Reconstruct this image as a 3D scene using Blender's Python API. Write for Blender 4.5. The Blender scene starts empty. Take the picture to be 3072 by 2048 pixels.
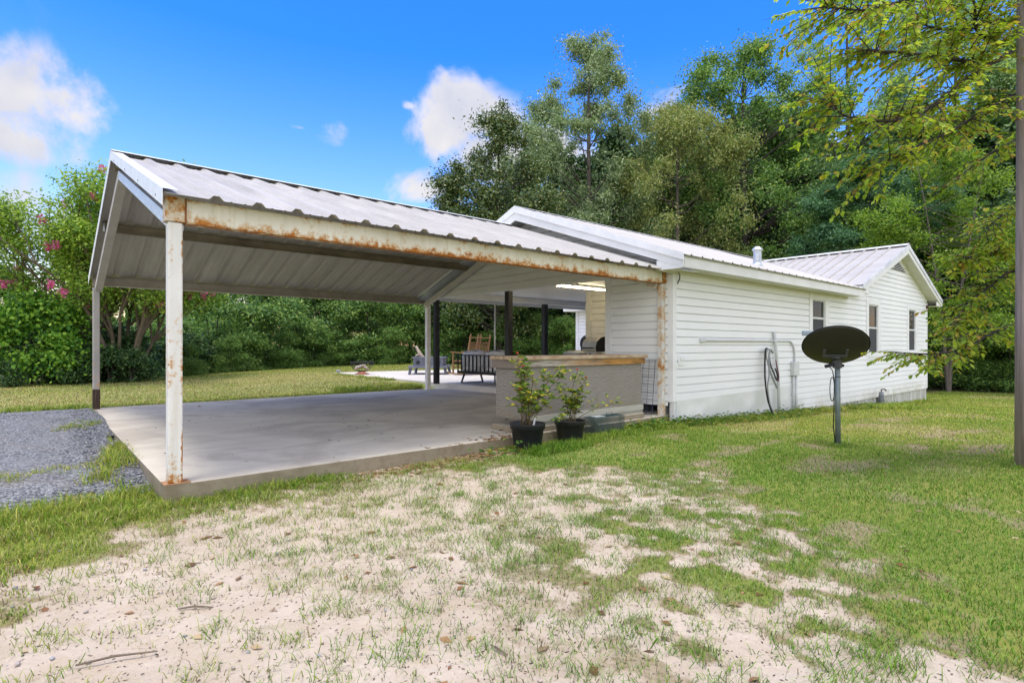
import bpy, math, random
import numpy as np
from mathutils import Vector, Matrix
random.seed(7); rng = np.random.default_rng(11)
sc = bpy.context.scene; COL = sc.collection
PI = math.pi
# ---------------------------------------------------------------- camera measures
CAMZ = 1.215; YAW = math.radians(49.27); CS, CC = math.sin(YAW), math.cos(YAW)
def at(px, py, d):
    """a spot given by its bearing in the photograph (3072 wide) and its distance in metres"""
    u = (px-1536.)/1674.*d
    return Vector((CS*u+CC*d, -CC*u+CS*d, CAMZ+(1037.-py)/1674.*d))
def bearing(px, py):
    return (at(px, py, 1.0)-Vector((0, 0, CAMZ))).normalized()
def sstep(a, b, x):
    t = np.clip((x-a)/(b-a), 0, 1); return t*t*(3-2*t)
def terrain(X, Y):
    X = np.asarray(X, float); Y = np.asarray(Y, float)
    east = -.040*np.clip(X-7.4, 0, 15.5)-.012*np.clip(X-22.9, 0, 60)
    back = .09+.11*sstep(12.3, 13.4, Y)*sstep(3, 8, X)
    back = back-1.6*sstep(23.5, 29, Y)*sstep(9, 4, X)
    front = -.012+.02*np.sin(X*.7+1)*np.cos(Y*.6)
    w = sstep(12.5, 6.5, Y)
    wx = sstep(3., .4, X)*sstep(6, 8, Y)          # gravel side stays a little under the slab
    z = w*(east+front)+(1-w)*back
    z = z+np.where(X < .83, .075*sstep(5.5, 6.6, Y)*sstep(-5, .2, X)*sstep(12.6, 11, Y), 0)
    return z-.02*wx*w
# ---------------------------------------------------------------- noise
def vnoise(x, y, seed=0):
    x = np.asarray(x, float)+seed*17.31; y = np.asarray(y, float)-seed*9.77
    xi = np.floor(x).astype(np.int64); yi = np.floor(y).astype(np.int64)
    xf = x-xi; yf = y-yi
    def h(a, b):
        n = (a*374761393+b*668265263+seed*1442695041) & 0xffffffff
        n = ((n ^ (n >> 13))*1274126177) & 0xffffffff
        return ((n ^ (n >> 16)) & 0xffff)/65535.
    u = xf*xf*(3-2*xf); v = yf*yf*(3-2*yf)
    return (h(xi, yi)*(1-u)+h(xi+1, yi)*u)*(1-v)+(h(xi, yi+1)*(1-u)+h(xi+1, yi+1)*u)*v
def fbm(x, y, seed=0, o=4):
    s = 0; a = .5; t = 0
    for i in range(o):
        s = s+a*vnoise(x*2**i, y*2**i, seed+i); t += a; a *= .5
    return s/t
def polydist(X, Y, P):
    """signed distance to polygon, negative inside"""
    X = np.asarray(X, float); Y = np.asarray(Y, float)
    best = np.full(X.shape, 1e9); ins = np.zeros(X.shape, bool)
    for i in range(len(P)):
        x0, y0 = P[i]; x1, y1 = P[(i+1) % len(P)]
        dx, dy = x1-x0, y1-y0
        t = np.clip(((X-x0)*dx+(Y-y0)*dy)/(dx*dx+dy*dy), 0, 1)
        best = np.minimum(best, np.hypot(X-x0-t*dx, Y-y0-t*dy))
        c = ((y0 > Y) != (y1 > Y)) & (X < (x1-x0)*(Y-y0)/((y1-y0) if y1 != y0 else 1e-9)+x0)
        ins ^= c
    return np.where(ins, -best, best)
# ---------------------------------------------------------------- materials
def lin(c):
    return tuple((v/12.92 if v <= .04045 else ((v+.055)/1.055)**2.4) for v in (x/255. for x in c))
class NT:
    def __init__(s, name):
        s.m = bpy.data.materials.new(name); s.m.use_nodes = True; s.t = s.m.node_tree
        s.b = s.t.nodes['Principled BSDF']; s.o = s.t.nodes['Material Output']; s.tc = None
    def n(s, typ, **kw):
        x = s.t.nodes.new(typ)
        for k, v in kw.items(): setattr(x, k, v)
        return x
    def l(s, a, b): s.t.links.new(a, b)
    def obj(s):
        if not s.tc: s.tc = s.n('ShaderNodeTexCoord')
        return s.tc.outputs['Object']
    def noise(s, scale, detail=4, rough=.55, vec=None, stretch=None, dist=0):
        x = s.n('ShaderNodeTexNoise'); x.inputs['Scale'].default_value = scale
        x.inputs['Detail'].default_value = detail; x.inputs['Roughness'].default_value = rough
        x.inputs['Distortion'].default_value = dist
        v = vec or s.obj()
        if stretch:
            mp = s.n('ShaderNodeMapping'); mp.inputs['Scale'].default_value = stretch
            s.l(v, mp.inputs[0]); v = mp.outputs[0]
        s.l(v, x.inputs['Vector']); return x.outputs['Fac']
    def ramp(s, fac, stops):
        r = s.n('ShaderNodeValToRGB'); e = r.color_ramp.elements
        while len(e) < len(stops): e.new(.5)
        for i, (p, c) in enumerate(stops):
            e[i].position = p; e[i].color = (*c, 1) if not np.isscalar(c) else (c, c, c, 1)
        s.l(fac, r.inputs[0]); return r.outputs[0]
    def mix(s, fac, a, b, blend='MIX'):
        x = s.n('ShaderNodeMix', data_type='RGBA', blend_type=blend)
        for i, v in ((0, fac), (6, a), (7, b)):
            if hasattr(v, 'default_value') or hasattr(v, 'is_linked'): s.l(v, x.inputs[i])
            else: x.inputs[i].default_value = v if i == 0 else (*v, 1)
        return x.outputs[2]
    def math(s, op, a, b=None, c=None, clamp=False):
        x = s.n('ShaderNodeMath', operation=op, use_clamp=clamp)
        for i, v in enumerate((a, b, c)):
            if v is None: continue
            if np.isscalar(v): x.inputs[i].default_value = v
            else: s.l(v, x.inputs[i])
        return x.outputs[0]
    def sep(s, v):
        x = s.n('ShaderNodeSeparateXYZ'); s.l(v, x.inputs[0]); return x.outputs
    def base(s, v):
        if np.isscalar(v[0]) if isinstance(v, tuple) else False: s.b.inputs['Base Color'].default_value = (*v, 1)
        else: s.l(v, s.b.inputs['Base Color'])
        return s
    def rough(s, r, metal=0, spec=None):
        if np.isscalar(r): s.b.inputs['Roughness'].default_value = r
        else: s.l(r, s.b.inputs['Roughness'])
        s.b.inputs['Metallic'].default_value = metal
        if spec is not None: s.b.inputs['Specular IOR Level'].default_value = spec
        return s
    def bump(s, h, strength=.3, dist=.01):
        x = s.n('ShaderNodeBump'); x.inputs['Strength'].default_value = strength; x.inputs['Distance'].default_value = dist
        s.l(h, x.inputs['Height']); s.l(x.outputs[0], s.b.inputs['Normal']); return s
def simple(name, c1, c2=None, scale=6, rough=.6, metal=0, bump=0, bscale=60, stretch=None, spec=.3):
    t = NT(name); c2 = c2 or tuple(v*.8 for v in c1)
    f = t.noise(scale, 5, .6, stretch=stretch)
    t.base(t.ramp(f, [(.32, c1), (.68, c2)])).rough(rough, metal, spec)
    if bump: t.bump(t.noise(bscale, 4, stretch=stretch), bump, .004)
    return t.m
def rusty(name, paint, paint2, z0=None, z1=None, amount=.5, edge=0., fine=14, topamt=0., bands=()):
    """old painted steel: orange and brown rust in patches, running along the bottom edge between z0 and z1 if given"""
    t = NT(name); o = t.obj()
    p = t.ramp(t.noise(3, 5, .6, stretch=(1, 1, .5)), [(.35, paint), (.7, paint2)])
    streak = t.noise(9, 4, .6, stretch=(2.2, 2.2, .12))
    p = t.mix(t.ramp(streak, [(.5, 0.), (.8, .45)]), p, (.42, .36, .22))
    n = t.noise(fine, 6, .68)
    if z0 is not None:
        z = t.sep(o)[2]
        g = t.math('MULTIPLY', t.math('SUBTRACT', z, z1), 1./(z0-z1), clamp=True)
        g = t.math('POWER', g, 2.2)
        n2 = t.math('ADD', n, t.math('MULTIPLY', g, edge))
        if topamt:
            g2 = t.math('POWER', t.math('MULTIPLY', t.math('SUBTRACT', z, z0), 1./(z1-z0), clamp=True), 9)
            n2 = t.math('ADD', n2, t.math('MULTIPLY', g2, topamt))
        big = t.noise(1.7, 3, .5)
        n2 = t.math('ADD', n2, t.math('MULTIPLY', t.math('SUBTRACT', big, .5), .45))
        for bx, bw, bg_ in bands:     # rust that follows an edge of the profile
            e = t.math('SUBTRACT', 1., t.math('MULTIPLY', t.math('ABSOLUTE', t.math('SUBTRACT', t.sep(o)[0], bx)), 1./bw), clamp=True)
            lng = t.ramp(t.noise(2.2, 3, .6), [(.40, 0.), (.55, 1.)])
            n2 = t.math('ADD', n2, t.math('MULTIPLY', t.math('MULTIPLY', e, lng), bg_))
    else:
        n2 = t.math('ADD', n, t.math('MULTIPLY', t.math('SUBTRACT', t.noise(1.9, 3), .5), .8))
    a = 1-amount
    m = t.ramp(n2, [(a, 0.), (a+.07, 1.)])
    r = t.ramp(t.noise(25, 5, .7), [(.3, (.50, .22, .03)), (.5, (.38, .13, .018)), (.72, (.07, .028, .014))])
    halo = t.ramp(n2, [(a-.13, 0.), (a, .75)])
    p = t.mix(halo, p, (.50, .30, .11))
    t.base(t.mix(m, p, r)); t.rough(.62, 0, .3)
    t.bump(t.math('ADD', t.noise(60, 4), m), .25, .004)
    return t.m
def leafmat(name, cols, trans=.35, rough=.5, spec=.25, patch=None):
    t = NT(name); g = t.n('ShaderNodeNewGeometry')
    k = len(cols); c = t.ramp(g.outputs['Random Per Island'], [((i+.5)/k, lc) for i, lc in enumerate(cols)])
    if patch:
        f = t.noise(patch[0], 3, .5); c = t.mix(t.ramp(f, [(.42, 0.), (.62, 1.)]), c, t.mix(.6, c, patch[1]))
    t.base(c).rough(rough, 0, spec)
    tr = t.n('ShaderNodeBsdfTranslucent'); mx = t.n('ShaderNodeMixShader'); mx.inputs[0].default_value = trans
    bright = t.mix(1., c, (1.25, 1.3, .7), 'MULTIPLY'); t.l(bright, tr.inputs[0])
    t.l(t.b.outputs[0], mx.inputs[1]); t.l(tr.outputs[0], mx.inputs[2]); t.l(mx.outputs[0], t.o.inputs[0])
    return t.m
# ---------------------------------------------------------------- mesh building
def tag(o, label=None, cat=None, group=None, kind=None):
    if label: o['label'] = label
    if cat: o['category'] = cat
    if group: o['group'] = group
    if kind: o['kind'] = kind
    return o
def empty(name, loc, rz=0, label=None, cat=None, group=None):
    o = bpy.data.objects.new(name, None); COL.objects.link(o); o.location = loc; o.rotation_euler = (0, 0, rz)
    o.empty_display_size = .1
    return tag(o, label, cat, group)
def wloc(p):
    v = Vector((0, 0, 0))
    while p is not None: v = v+p.location; p = p.parent
    return v
def link(name, me, m=None, parent=None):
    o = bpy.data.objects.new(name, me); COL.objects.link(o)
    if parent is not None: o.parent = parent
    if m: me.materials.append(m)
    return o
def npmesh(name, V, F, m=None, parent=None, smooth=False, local=False):
    """V (n,3), F (k,q) with one polygon size"""
    V = np.asarray(V, np.float32); F = np.asarray(F, np.int32)
    if parent is not None and not local: V = V-np.array(wloc(parent), np.float32)
    me = bpy.data.meshes.new(name); k, q = F.shape
    me.vertices.add(len(V)); me.vertices.foreach_set('co', V.ravel())
    me.loops.add(k*q); me.loops.foreach_set('vertex_index', F.ravel())
    me.polygons.add(k); me.polygons.foreach_set('loop_start', np.arange(0, k*q, q, dtype=np.int32))
    if smooth: me.polygons.foreach_set('use_smooth', np.ones(k, bool))
    me.update(calc_edges=True)
    return link(name, me, m, parent)
class MB:
    def __init__(s): s.v = []; s.f = []
    def add(s, vs, fs):
        b = len(s.v); s.v += [tuple(x) for x in vs]; s.f += [tuple(b+i for i in f) for f in fs]; return s
    def box(s, x0, x1, y0, y1, z0, z1):
        return s.add([(x, y, z) for z in (z0, z1) for y in (y0, y1) for x in (x0, x1)],
                     [(0, 2, 3, 1), (4, 5, 7, 6), (0, 1, 5, 4), (2, 6, 7, 3), (0, 4, 6, 2), (1, 3, 7, 5)])
    def bar(s, a, b, w, h, up=(0, 0, 1)):
        a = Vector(a); b = Vector(b); d = (b-a).normalized(); u = Vector(up); r = d.cross(u)
        if r.length < 1e-4: r = d.cross(Vector((1, 0, 0)))
        r.normalize(); u = r.cross(d)
        vs = [p+r*(w/2*i)+u*(h/2*j) for p in (a, b) for j in (-1, 1) for i in (-1, 1)]
        return s.add(vs, [(0, 2, 3, 1), (4, 5, 7, 6), (0, 1, 5, 4), (2, 6, 7, 3), (0, 4, 6, 2), (1, 3, 7, 5)])
    def prism(s, poly, ax, a, b):
        """polygon in the two other axes, extruded along axis ax from a to b"""
        n = len(poly)
        def P(p, t):
            q = list(p); q.insert(ax, t); return q
        return s.add([P(p, a) for p in poly]+[P(p, b) for p in poly],
                     [tuple(range(n))[::-1], tuple(range(n, 2*n))]+[(i, (i+1) % n, n+(i+1) % n, n+i) for i in range(n)])
    def quad(s, *p): return s.add(p, [tuple(range(len(p)))])
    def tube(s, pts, rad, n=8, cap=True):
        pts = [Vector(p) for p in pts]
        if np.isscalar(rad): rad = [rad]*len(pts)
        vs = []; prev = None
        for i, p in enumerate(pts):
            d = (pts[min(i+1, len(pts)-1)]-pts[max(i-1, 0)]).normalized()
            if prev is None:
                prev = d.orthogonal().normalized()
            r = (prev-d*prev.dot(d))
            r = r.normalized() if r.length > 1e-5 else d.orthogonal().normalized()
            prev = r; q = d.cross(r)
            for k in range(n):
                a = 2*PI*k/n; vs.append(p+(r*math.cos(a)+q*math.sin(a))*rad[i])
        fs = [(i*n+k, i*n+(k+1) % n, (i+1)*n+(k+1) % n, (i+1)*n+k) for i in range(len(pts)-1) for k in range(n)]
        if cap: fs += [tuple(range(n))[::-1], tuple((len(pts)-1)*n+k for k in range(n))]
        return s.add(vs, fs)
    def lathe(s, prof, c=(0, 0, 0), n=24, M=None):
        vs = []
        for r, z in prof:
            for k in range(n):
                a = 2*PI*k/n; p = Vector((r*math.cos(a), r*math.sin(a), z))
                if M: p = M @ p
                vs.append(p+Vector(c))
        m = len(prof)
        return s.add(vs, [(i*n+k, i*n+(k+1) % n, (i+1)*n+(k+1) % n, (i+1)*n+k) for i in range(m-1) for k in range(n)])
    def build(s, name, m=None, parent=None, smooth=False, bevel=0, local=False, solid=0, ang=None):
        off = Vector((0, 0, 0)) if (parent is None or local) else wloc(parent)
        me = bpy.data.meshes.new(name); me.from_pydata([tuple(Vector(v)-off) for v in s.v], [], s.f); me.update()
        if smooth: me.polygons.foreach_set('use_smooth', [True]*len(me.polygons))
        o = link(name, me, m, parent)
        if solid:
            x = o.modifiers.new('solid', 'SOLIDIFY'); x.thickness = solid; x.offset = 0
        if bevel:
            x = o.modifiers.new('bevel', 'BEVEL'); x.width = bevel; x.segments = 2; x.limit_method = 'ANGLE'
        return o
def copy_tree(o, parent=None):
    c = o.copy(); COL.objects.link(c)
    if parent is not None: c.parent = parent
    for ch in list(o.children): copy_tree(ch, c)
    return c
# ---------------------------------------------------------------- camera, light, sky
cam = bpy.data.cameras.new('camera'); co = bpy.data.objects.new('camera', cam); COL.objects.link(co)
co.location = (0, 0, CAMZ); co.rotation_euler = (PI/2, 0, -(PI/2-YAW))
cam.sensor_width = 36; cam.lens = 1674./3072*36; cam.shift_y = 13./3072; cam.clip_end = 3000; cam.clip_start = .05
sc.camera = co
sc.view_settings.view_transform = 'Standard'; sc.view_settings.look = 'None'; sc.view_settings.gamma = 1
sc.view_settings.exposure = EXPO = 1.24
SUN_EL = math.radians(81); SUN_DIR = Vector((-.93, -.36, 0)).normalized()*math.cos(SUN_EL)+Vector((0, 0, math.sin(SUN_EL)))
sl = bpy.data.lights.new('sun', 'SUN'); sl.energy = 1.15; sl.angle = math.radians(13); sl.color = (1, .945, .86)
so = bpy.data.objects.new('sun', sl); COL.objects.link(so); so.rotation_euler = SUN_DIR.to_track_quat('Z', 'Y').to_euler()
so.location = (0, 0, 30)
W = bpy.data.worlds.new('World'); sc.world = W; W.use_nodes = True; nt = W.node_tree
for n in list(nt.nodes): nt.nodes.remove(n)
def wn(t, **k):
    x = nt.nodes.new(t)
    for a, b in k.items(): setattr(x, a, b)
    return x
wo = wn('ShaderNodeOutputWorld'); bg = wn('ShaderNodeBackground'); sky = wn('ShaderNodeTexSky'); sky.sky_type = 'NISHITA'
sky.sun_disc = False; sky.sun_elevation = SUN_EL; sky.sun_rotation = math.atan2(SUN_DIR.x, SUN_DIR.y)
sky.air_density = 1.3; sky.dust_density = .6; sky.ozone_density = 4.0
bg.inputs[1].default_value = .15
hs = wn('ShaderNodeHueSaturation'); hs.inputs['Saturation'].default_value = 1.30; hs.inputs['Value'].default_value = 1.35
nt.links.new(sky.outputs[0], hs.inputs['Color'])
tcw = wn('ShaderNodeTexCoord')
def wmath(op, a, b=None, clamp=False):
    x = wn('ShaderNodeMath', operation=op, use_clamp=clamp)
    for i, v in enumerate((a, b)):
        if v is None: continue
        if np.isscalar(v): x.inputs[i].default_value = v
        else: nt.links.new(v, x.inputs[i])
    return x.outputs[0]
nz = wn('ShaderNodeTexNoise'); nz.inputs['Scale'].default_value = 7; nz.inputs['Detail'].default_value = 11; nz.inputs['Roughness'].default_value = .62
nz.inputs['Distortion'].default_value = .4
nt.links.new(tcw.outputs['Generated'], nz.inputs['Vector'])
nb = wn('ShaderNodeTexNoise'); nb.inputs['Scale'].default_value = 9; nb.inputs['Detail'].default_value = 6
nt.links.new(tcw.outputs['Generated'], nb.inputs['Vector'])
total = None
# clouds: bearing of the middle, half width (about, in radians), flattening, density
CLOUDS = [((30, 275), .10, 1.35, 1.0), ((170, 320), .085, 1.4, 1.0), ((60, 380), .12, 1.7, .9), ((170, 460), .075, 1.8, .75), ((290, 350), .05, 2.6, .62),
          ((1430, 330), .10, 1.35, 1.), ((1340, 390), .075, 1.1, .95), ((1510, 370), .07, 1.2, .9), ((1480, 480), .12, 1.3, .9), ((1270, 570), .09, 1.8, .66), ((1620, 430), .08, 1.2, .8),
          ((1010, 395), .045, 1.2, .72), ((1750, 480), .12, 2.0, .7), ((2000, 280), .09, 3, .5), ((1990, 350), .08, 1.6, .62), ((60, 640), .22, 2.2, .62),
          ((2300, 620), .25, 1.6, .8), ((1225, 318), .022, 2, .5), ((893, 380), .025, 4, .5), ((60, 560), .14, 2.5, .55)]
FILL_CLOUDS = [(Vector((-.1*CC, -.1*CS, 1)).normalized(), .78, 1, 1.15), (Vector((-CC, -CS, .35)).normalized(), 1.05, 1, 1.15), (Vector((CS, -CC, .35)).normalized(), .62, 1, 1.1), (Vector((-CS, CC, .3)).normalized(), .45, 1, 1.)]  # unseen clouds added overhead and behind the camera for neutral fill light
fill_dens = None
for c, r, fl, dn in [(bearing(*q[0]),)+q[1:] for q in CLOUDS]+FILL_CLOUDS:
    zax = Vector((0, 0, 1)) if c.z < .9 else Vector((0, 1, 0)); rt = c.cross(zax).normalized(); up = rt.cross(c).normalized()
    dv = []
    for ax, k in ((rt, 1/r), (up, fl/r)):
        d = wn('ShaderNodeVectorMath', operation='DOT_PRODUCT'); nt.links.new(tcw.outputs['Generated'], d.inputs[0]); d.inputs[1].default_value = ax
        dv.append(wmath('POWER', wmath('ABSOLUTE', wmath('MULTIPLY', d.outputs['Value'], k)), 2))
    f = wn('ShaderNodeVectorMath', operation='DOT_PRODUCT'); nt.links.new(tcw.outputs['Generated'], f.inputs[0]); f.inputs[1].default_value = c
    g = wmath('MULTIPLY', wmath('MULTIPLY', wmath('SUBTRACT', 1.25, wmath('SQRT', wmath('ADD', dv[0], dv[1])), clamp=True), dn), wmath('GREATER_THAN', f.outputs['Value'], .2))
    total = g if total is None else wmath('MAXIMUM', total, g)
    if (c, r, fl, dn) in FILL_CLOUDS: fill_dens = g if fill_dens is None else wmath('MAXIMUM', fill_dens, g)
dens = wmath('ADD', total, wmath('MULTIPLY', wmath('SUBTRACT', nz.outputs['Fac'], .5), 2.0))
mr = wn('ShaderNodeMapRange', interpolation_type='SMOOTHSTEP'); mr.inputs[1].default_value = .36; mr.inputs[2].default_value = .85
nt.links.new(dens, mr.inputs[0])
gate = wmath('MULTIPLY', mr.outputs[0], wmath('MULTIPLY', total, 2.6, clamp=True))
cr = wn('ShaderNodeValToRGB'); cr.color_ramp.elements[0].color = (1.92, 1.95, 2.15, 1); cr.color_ramp.elements[1].color = (2.55, 2.45, 2.38, 1)
cr.color_ramp.elements[0].position = .36; cr.color_ramp.elements[1].position = .62
nt.links.new(nb.outputs['Fac'], cr.inputs[0])
mx = wn('ShaderNodeMix', data_type='RGBA'); nt.links.new(wmath('MULTIPLY', gate, .95), mx.inputs[0]); tint = wn('ShaderNodeMix', data_type='RGBA', blend_type='MULTIPLY'); tint.inputs[0].default_value = 1; nt.links.new(hs.outputs[0], tint.inputs[6]); 
zs = wn('ShaderNodeSeparateXYZ'); nt.links.new(tcw.outputs['Generated'], zs.inputs[0]); zr_ = wn('ShaderNodeMapRange'); zr_.inputs[1].default_value = .04; zr_.inputs[2].default_value = .46; nt.links.new(zs.outputs[2], zr_.inputs[0])
tc2 = wn('ShaderNodeValToRGB'); tc2.color_ramp.elements[0].color = (.90, .63, .58, 1); tc2.color_ramp.elements[1].color = (.155, .35, .65, 1); nt.links.new(zr_.outputs[0], tc2.inputs[0]); nt.links.new(tc2.outputs[0], tint.inputs[7])
nt.links.new(tint.outputs[2], mx.inputs[6]); lit = wn('ShaderNodeVectorMath', operation='SCALE'); nt.links.new(cr.outputs[0], lit.inputs[0]); nt.links.new(wmath('ADD', 1., wmath('MULTIPLY', fill_dens, 1.8)), lit.inputs['Scale']); nt.links.new(lit.outputs[0], mx.inputs[7])  # the added fill clouds are made brighter than the others
nt.links.new(mx.outputs[2], bg.inputs[0]); nt.links.new(bg.outputs[0], wo.inputs[0])
# ================================================================ GROUND
SAND = [(-3, -3), (-1.6, 1.2), (-.5, 2.9), (-.1, 3.93), (.2, 4.22), (.75, 4.5), (1.86, 4.86), (3.1, 4.86), (3.9, 4.3), (4.5, 2.8), (3.85, 1.95), (3.55, 1.3), (3.1, .85), (2.9, .3), (3, -3)]
def cover(X, Y):
    """how much of the ground is grown over, 0 bare sand .. 1 lawn"""
    sd = polydist(X, Y, SAND)
    wob = (fbm(X*1.3, Y*1.3, 3)-.5)*1.2+(fbm(X*5, Y*5, 5, 3)-.5)*1.5
    c = sstep(-.50, .42, sd+wob*.8)
    k = .18+.95*sstep(.7, 2.9, X-.15*Y)*sstep(4.4, 1.8, Y)
    inner = sstep(.43, .62, fbm(X*3.1, Y*3.1, 8, 2)*.45+fbm(X*8, Y*8, 9, 3)*.55)*np.clip(k*.88, 0, 1)
    small = sstep(.60, .74, fbm(X*6.5, Y*6.5, 18, 3))*.40*(.55+.45*sstep(0, 2, X))
    c = np.maximum(c, np.maximum(inner, small))
    # worn spots in the lawn
    bare = .55*sstep(.60, .75, fbm(X*1.6, Y*2.2, 21, 4))*sstep(2.5, 4, X)*sstep(5.2, 4.4, Y)
    for bx, by, rx, ry in ((8.3, 2.0, .55, .2), (12.5, 3.3, 1.6, .35), (6.9, 1.9, .3, .2), (5.4, 1.4, .5, .2), (10.2, 2.2, 1.2, .25), (7.1, 3.2, .3, .15), (5.3, 3.1, .35, .15)):
        bare = np.maximum(bare, .62*sstep(1.25, .0, np.hypot((X-bx)/rx, (Y-by)/ry)+(fbm(X*4, Y*4, 31)-.5)*2.2))
    strip = sstep(1.9, 2.6, X)*sstep(4.4, 3.9, X)*sstep(4.66, 4.76, Y)*(Y < 5.2)
    return np.clip(c*(1-.8*bare)*(1-.85*strip), 0, 1)
GRAV = [(-12, 5.5), (-.62, 5.15), (-.1, 5.35), (.4, 5.6), (.79, 5.75), (.79, 12.5), (.3, 12.75), (-.5, 12.4), (-6, 11.4), (-12, 11)]
SLAB = (.79, 8.1, 5.09, 12.27)
def spacing(parts):
    out = [parts[0][0]]
    for a, b, s in parts:
        n = max(1, int(round((b-a)/s))); out += list(np.linspace(a, b, n+1)[1:])
    return np.array(out)
gx = spacing([(-700, -100, 100), (-100, -20, 8), (-20, -3, .5), (-3, 5.2, .03), (5.2, 10, .07), (10, 24, .2), (24, 60, 1.5), (60, 140, 10), (140, 900, 120)])
gy = spacing([(-700, -60, 80), (-60, -4, 3), (-4, 0, .2), (0, 5.4, .03), (5.4, 14, .15), (14, 26, .3), (26, 60, 1.5), (60, 140, 10), (140, 900, 120)])
GX, GY = np.meshgrid(gx, gy)
cov = cover(GX, GY); far = np.hypot(GX, GY)
GZ = terrain(GX, GY)
GZ = GZ+np.where(far < 9, (fbm(GX*2.2, GY*2.2, 41)-.5)*.035+(fbm(GX*14, GY*14, 45, 3)-.5)*.010*(1-cov), 0)
# keep clear of the slab, dip against its edge
inside = (GX > SLAB[0]-.02) & (GX < SLAB[1]+.3) & (GY > SLAB[2]-.02) & (GY < SLAB[3]+.02)
GZ = np.where(inside, np.minimum(GZ, -.02), GZ)
gv = np.stack([GX, GY, GZ], -1).reshape(-1, 3); nx = len(gx)
ii = (np.arange(len(gy)-1)[:, None]*nx+np.arange(nx-1)[None]).ravel()
t = NT('ground'); at_c = t.n('ShaderNodeAttribute'); at_c.attribute_name = 'cover'
at_l = t.n('ShaderNodeAttribute'); at_l.attribute_name = 'straw'
sand = t.ramp(t.noise(1.6, 6, .6), [(.3, (.45, .37, .285)), (.7, (.56, .475, .385))])
foot = t.ramp(t.noise(4.5, 4, .55, dist=1.2), [(.44, 0.), (.60, .35)])
sand = t.mix(foot, sand, (.40, .31, .215))
sand = t.mix(t.ramp(t.noise(55, 4, .7), [(.55, 0.), (.75, .4)]), sand, (.36, .27, .19))
sand = t.mix(t.ramp(t.noise(9, 5, .7), [(.55, 0.), (.72, .42)]), sand, (.40, .30, .21))
thatch = t.ramp(t.noise(38, 5, .7), [(.3, (.12, .09, .045)), (.5, (.215, .17, .08)), (.7, (.31, .25, .145))])
lawn = t.ramp(t.noise(30, 5, .7), [(.28, (.08, .125, .02)), (.5, (.15, .20, .035)), (.72, (.25, .265, .07))])
patchy = t.ramp(t.noise(.55, 4, .6), [(.38, 0.), (.62, .55)])
lawn = t.mix(patchy, lawn, (.30, .27, .075))
lawn = t.mix(at_l.outputs['Fac'], lawn, t.ramp(t.noise(5, 6, .7), [(.3, (.33, .30, .12)), (.7, (.50, .45, .22))]))
cn = t.math('ADD', at_c.outputs['Fac'], t.math('MULTIPLY', t.math('SUBTRACT', t.noise(22, 5, .7), .5), .7))
g1 = t.mix(t.ramp(cn, [(.22, 0.), (.55, .85)]), sand, thatch)
g2 = t.mix(t.ramp(cn, [(.55, 0.), (.95, 1.)]), g1, lawn)
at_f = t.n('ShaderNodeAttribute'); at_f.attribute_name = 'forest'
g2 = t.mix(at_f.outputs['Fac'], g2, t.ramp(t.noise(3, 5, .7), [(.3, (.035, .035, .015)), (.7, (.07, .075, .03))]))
t.base(g2).rough(.95, 0, .1)
t.bump(t.math('ADD', t.math('ADD', t.noise(45, 6, .75), t.math('MULTIPLY', t.noise(6, 4, .6, dist=.8), 1.6)), t.math('MULTIPLY', t.noise(160, 3, .6), .35)), .55, .018)
ground = npmesh('ground', gv, np.stack([ii, ii+1, ii+nx+1, ii+nx], -1), t.m, smooth=True)
ground['kind'] = 'structure'
def straw(X, Y):
    s = sstep(12.2, 14.5, Y)*(.46+.7*(fbm(X*.5, Y*.9, 51)-.5))*sstep(24, 19, Y)
    s = s+sstep(.52, .68, fbm(X*.45, Y*.8, 55))*.55*sstep(5, 8, np.hypot(X, Y))*sstep(6, 4, Y)
    return np.clip(s, 0, 1)
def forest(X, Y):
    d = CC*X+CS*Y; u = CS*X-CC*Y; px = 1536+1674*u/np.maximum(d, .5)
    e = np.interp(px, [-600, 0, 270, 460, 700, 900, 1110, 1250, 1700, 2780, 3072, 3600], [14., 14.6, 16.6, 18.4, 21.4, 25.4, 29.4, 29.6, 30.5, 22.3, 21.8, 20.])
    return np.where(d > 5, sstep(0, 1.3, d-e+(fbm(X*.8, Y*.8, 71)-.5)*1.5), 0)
for nm, dat in (('cover', cov), ('straw', straw(GX, GY)), ('forest', forest(GX, GY))):
    a = ground.data.attributes.new(nm, 'FLOAT', 'POINT'); a.data.foreach_set('value', dat.astype(np.float32).ravel())
# gravel drive
grx = np.arange(-12, .95, .10); gry = np.arange(5.0, 13.0, .10); RX, RY = np.meshgrid(grx, gry)
sdg = polydist(RX, RY, GRAV)+(fbm(RX*1.2, RY*1.2, 61)-.5)*.7
RZ = terrain(RX, RY)+np.where(RX > -2.9, .004, .012)+.024*sstep(.1, -.5, sdg)+(fbm(RX*2, RY*2, 63)-.5)*.02
gi = (np.arange(len(gry)-1)[:, None]*len(grx)+np.arange(len(grx)-1)[None])
keep = (sdg[:-1, :-1] < .02).ravel(); gi = gi.ravel()[keep]
t = NT('gravel'); v = t.n('ShaderNodeTexVoronoi'); v.inputs['Scale'].default_value = 52; t.l(t.obj(), v.inputs['Vector'])
cc = t.ramp(t.sep(v.outputs['Color'])[0], [(0., (.085, .088, .097)), (.5, (.175, .18, .195)), (1., (.32, .325, .34))])
t.base(t.mix(t.ramp(t.noise(2.5, 4), [(.5, 0.), (.75, .4)]), cc, (.2, .17, .12))).rough(.85)
hh = t.math('SUBTRACT', 1., v.outputs['Distance']); t.bump(hh, .9, .02)
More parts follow.
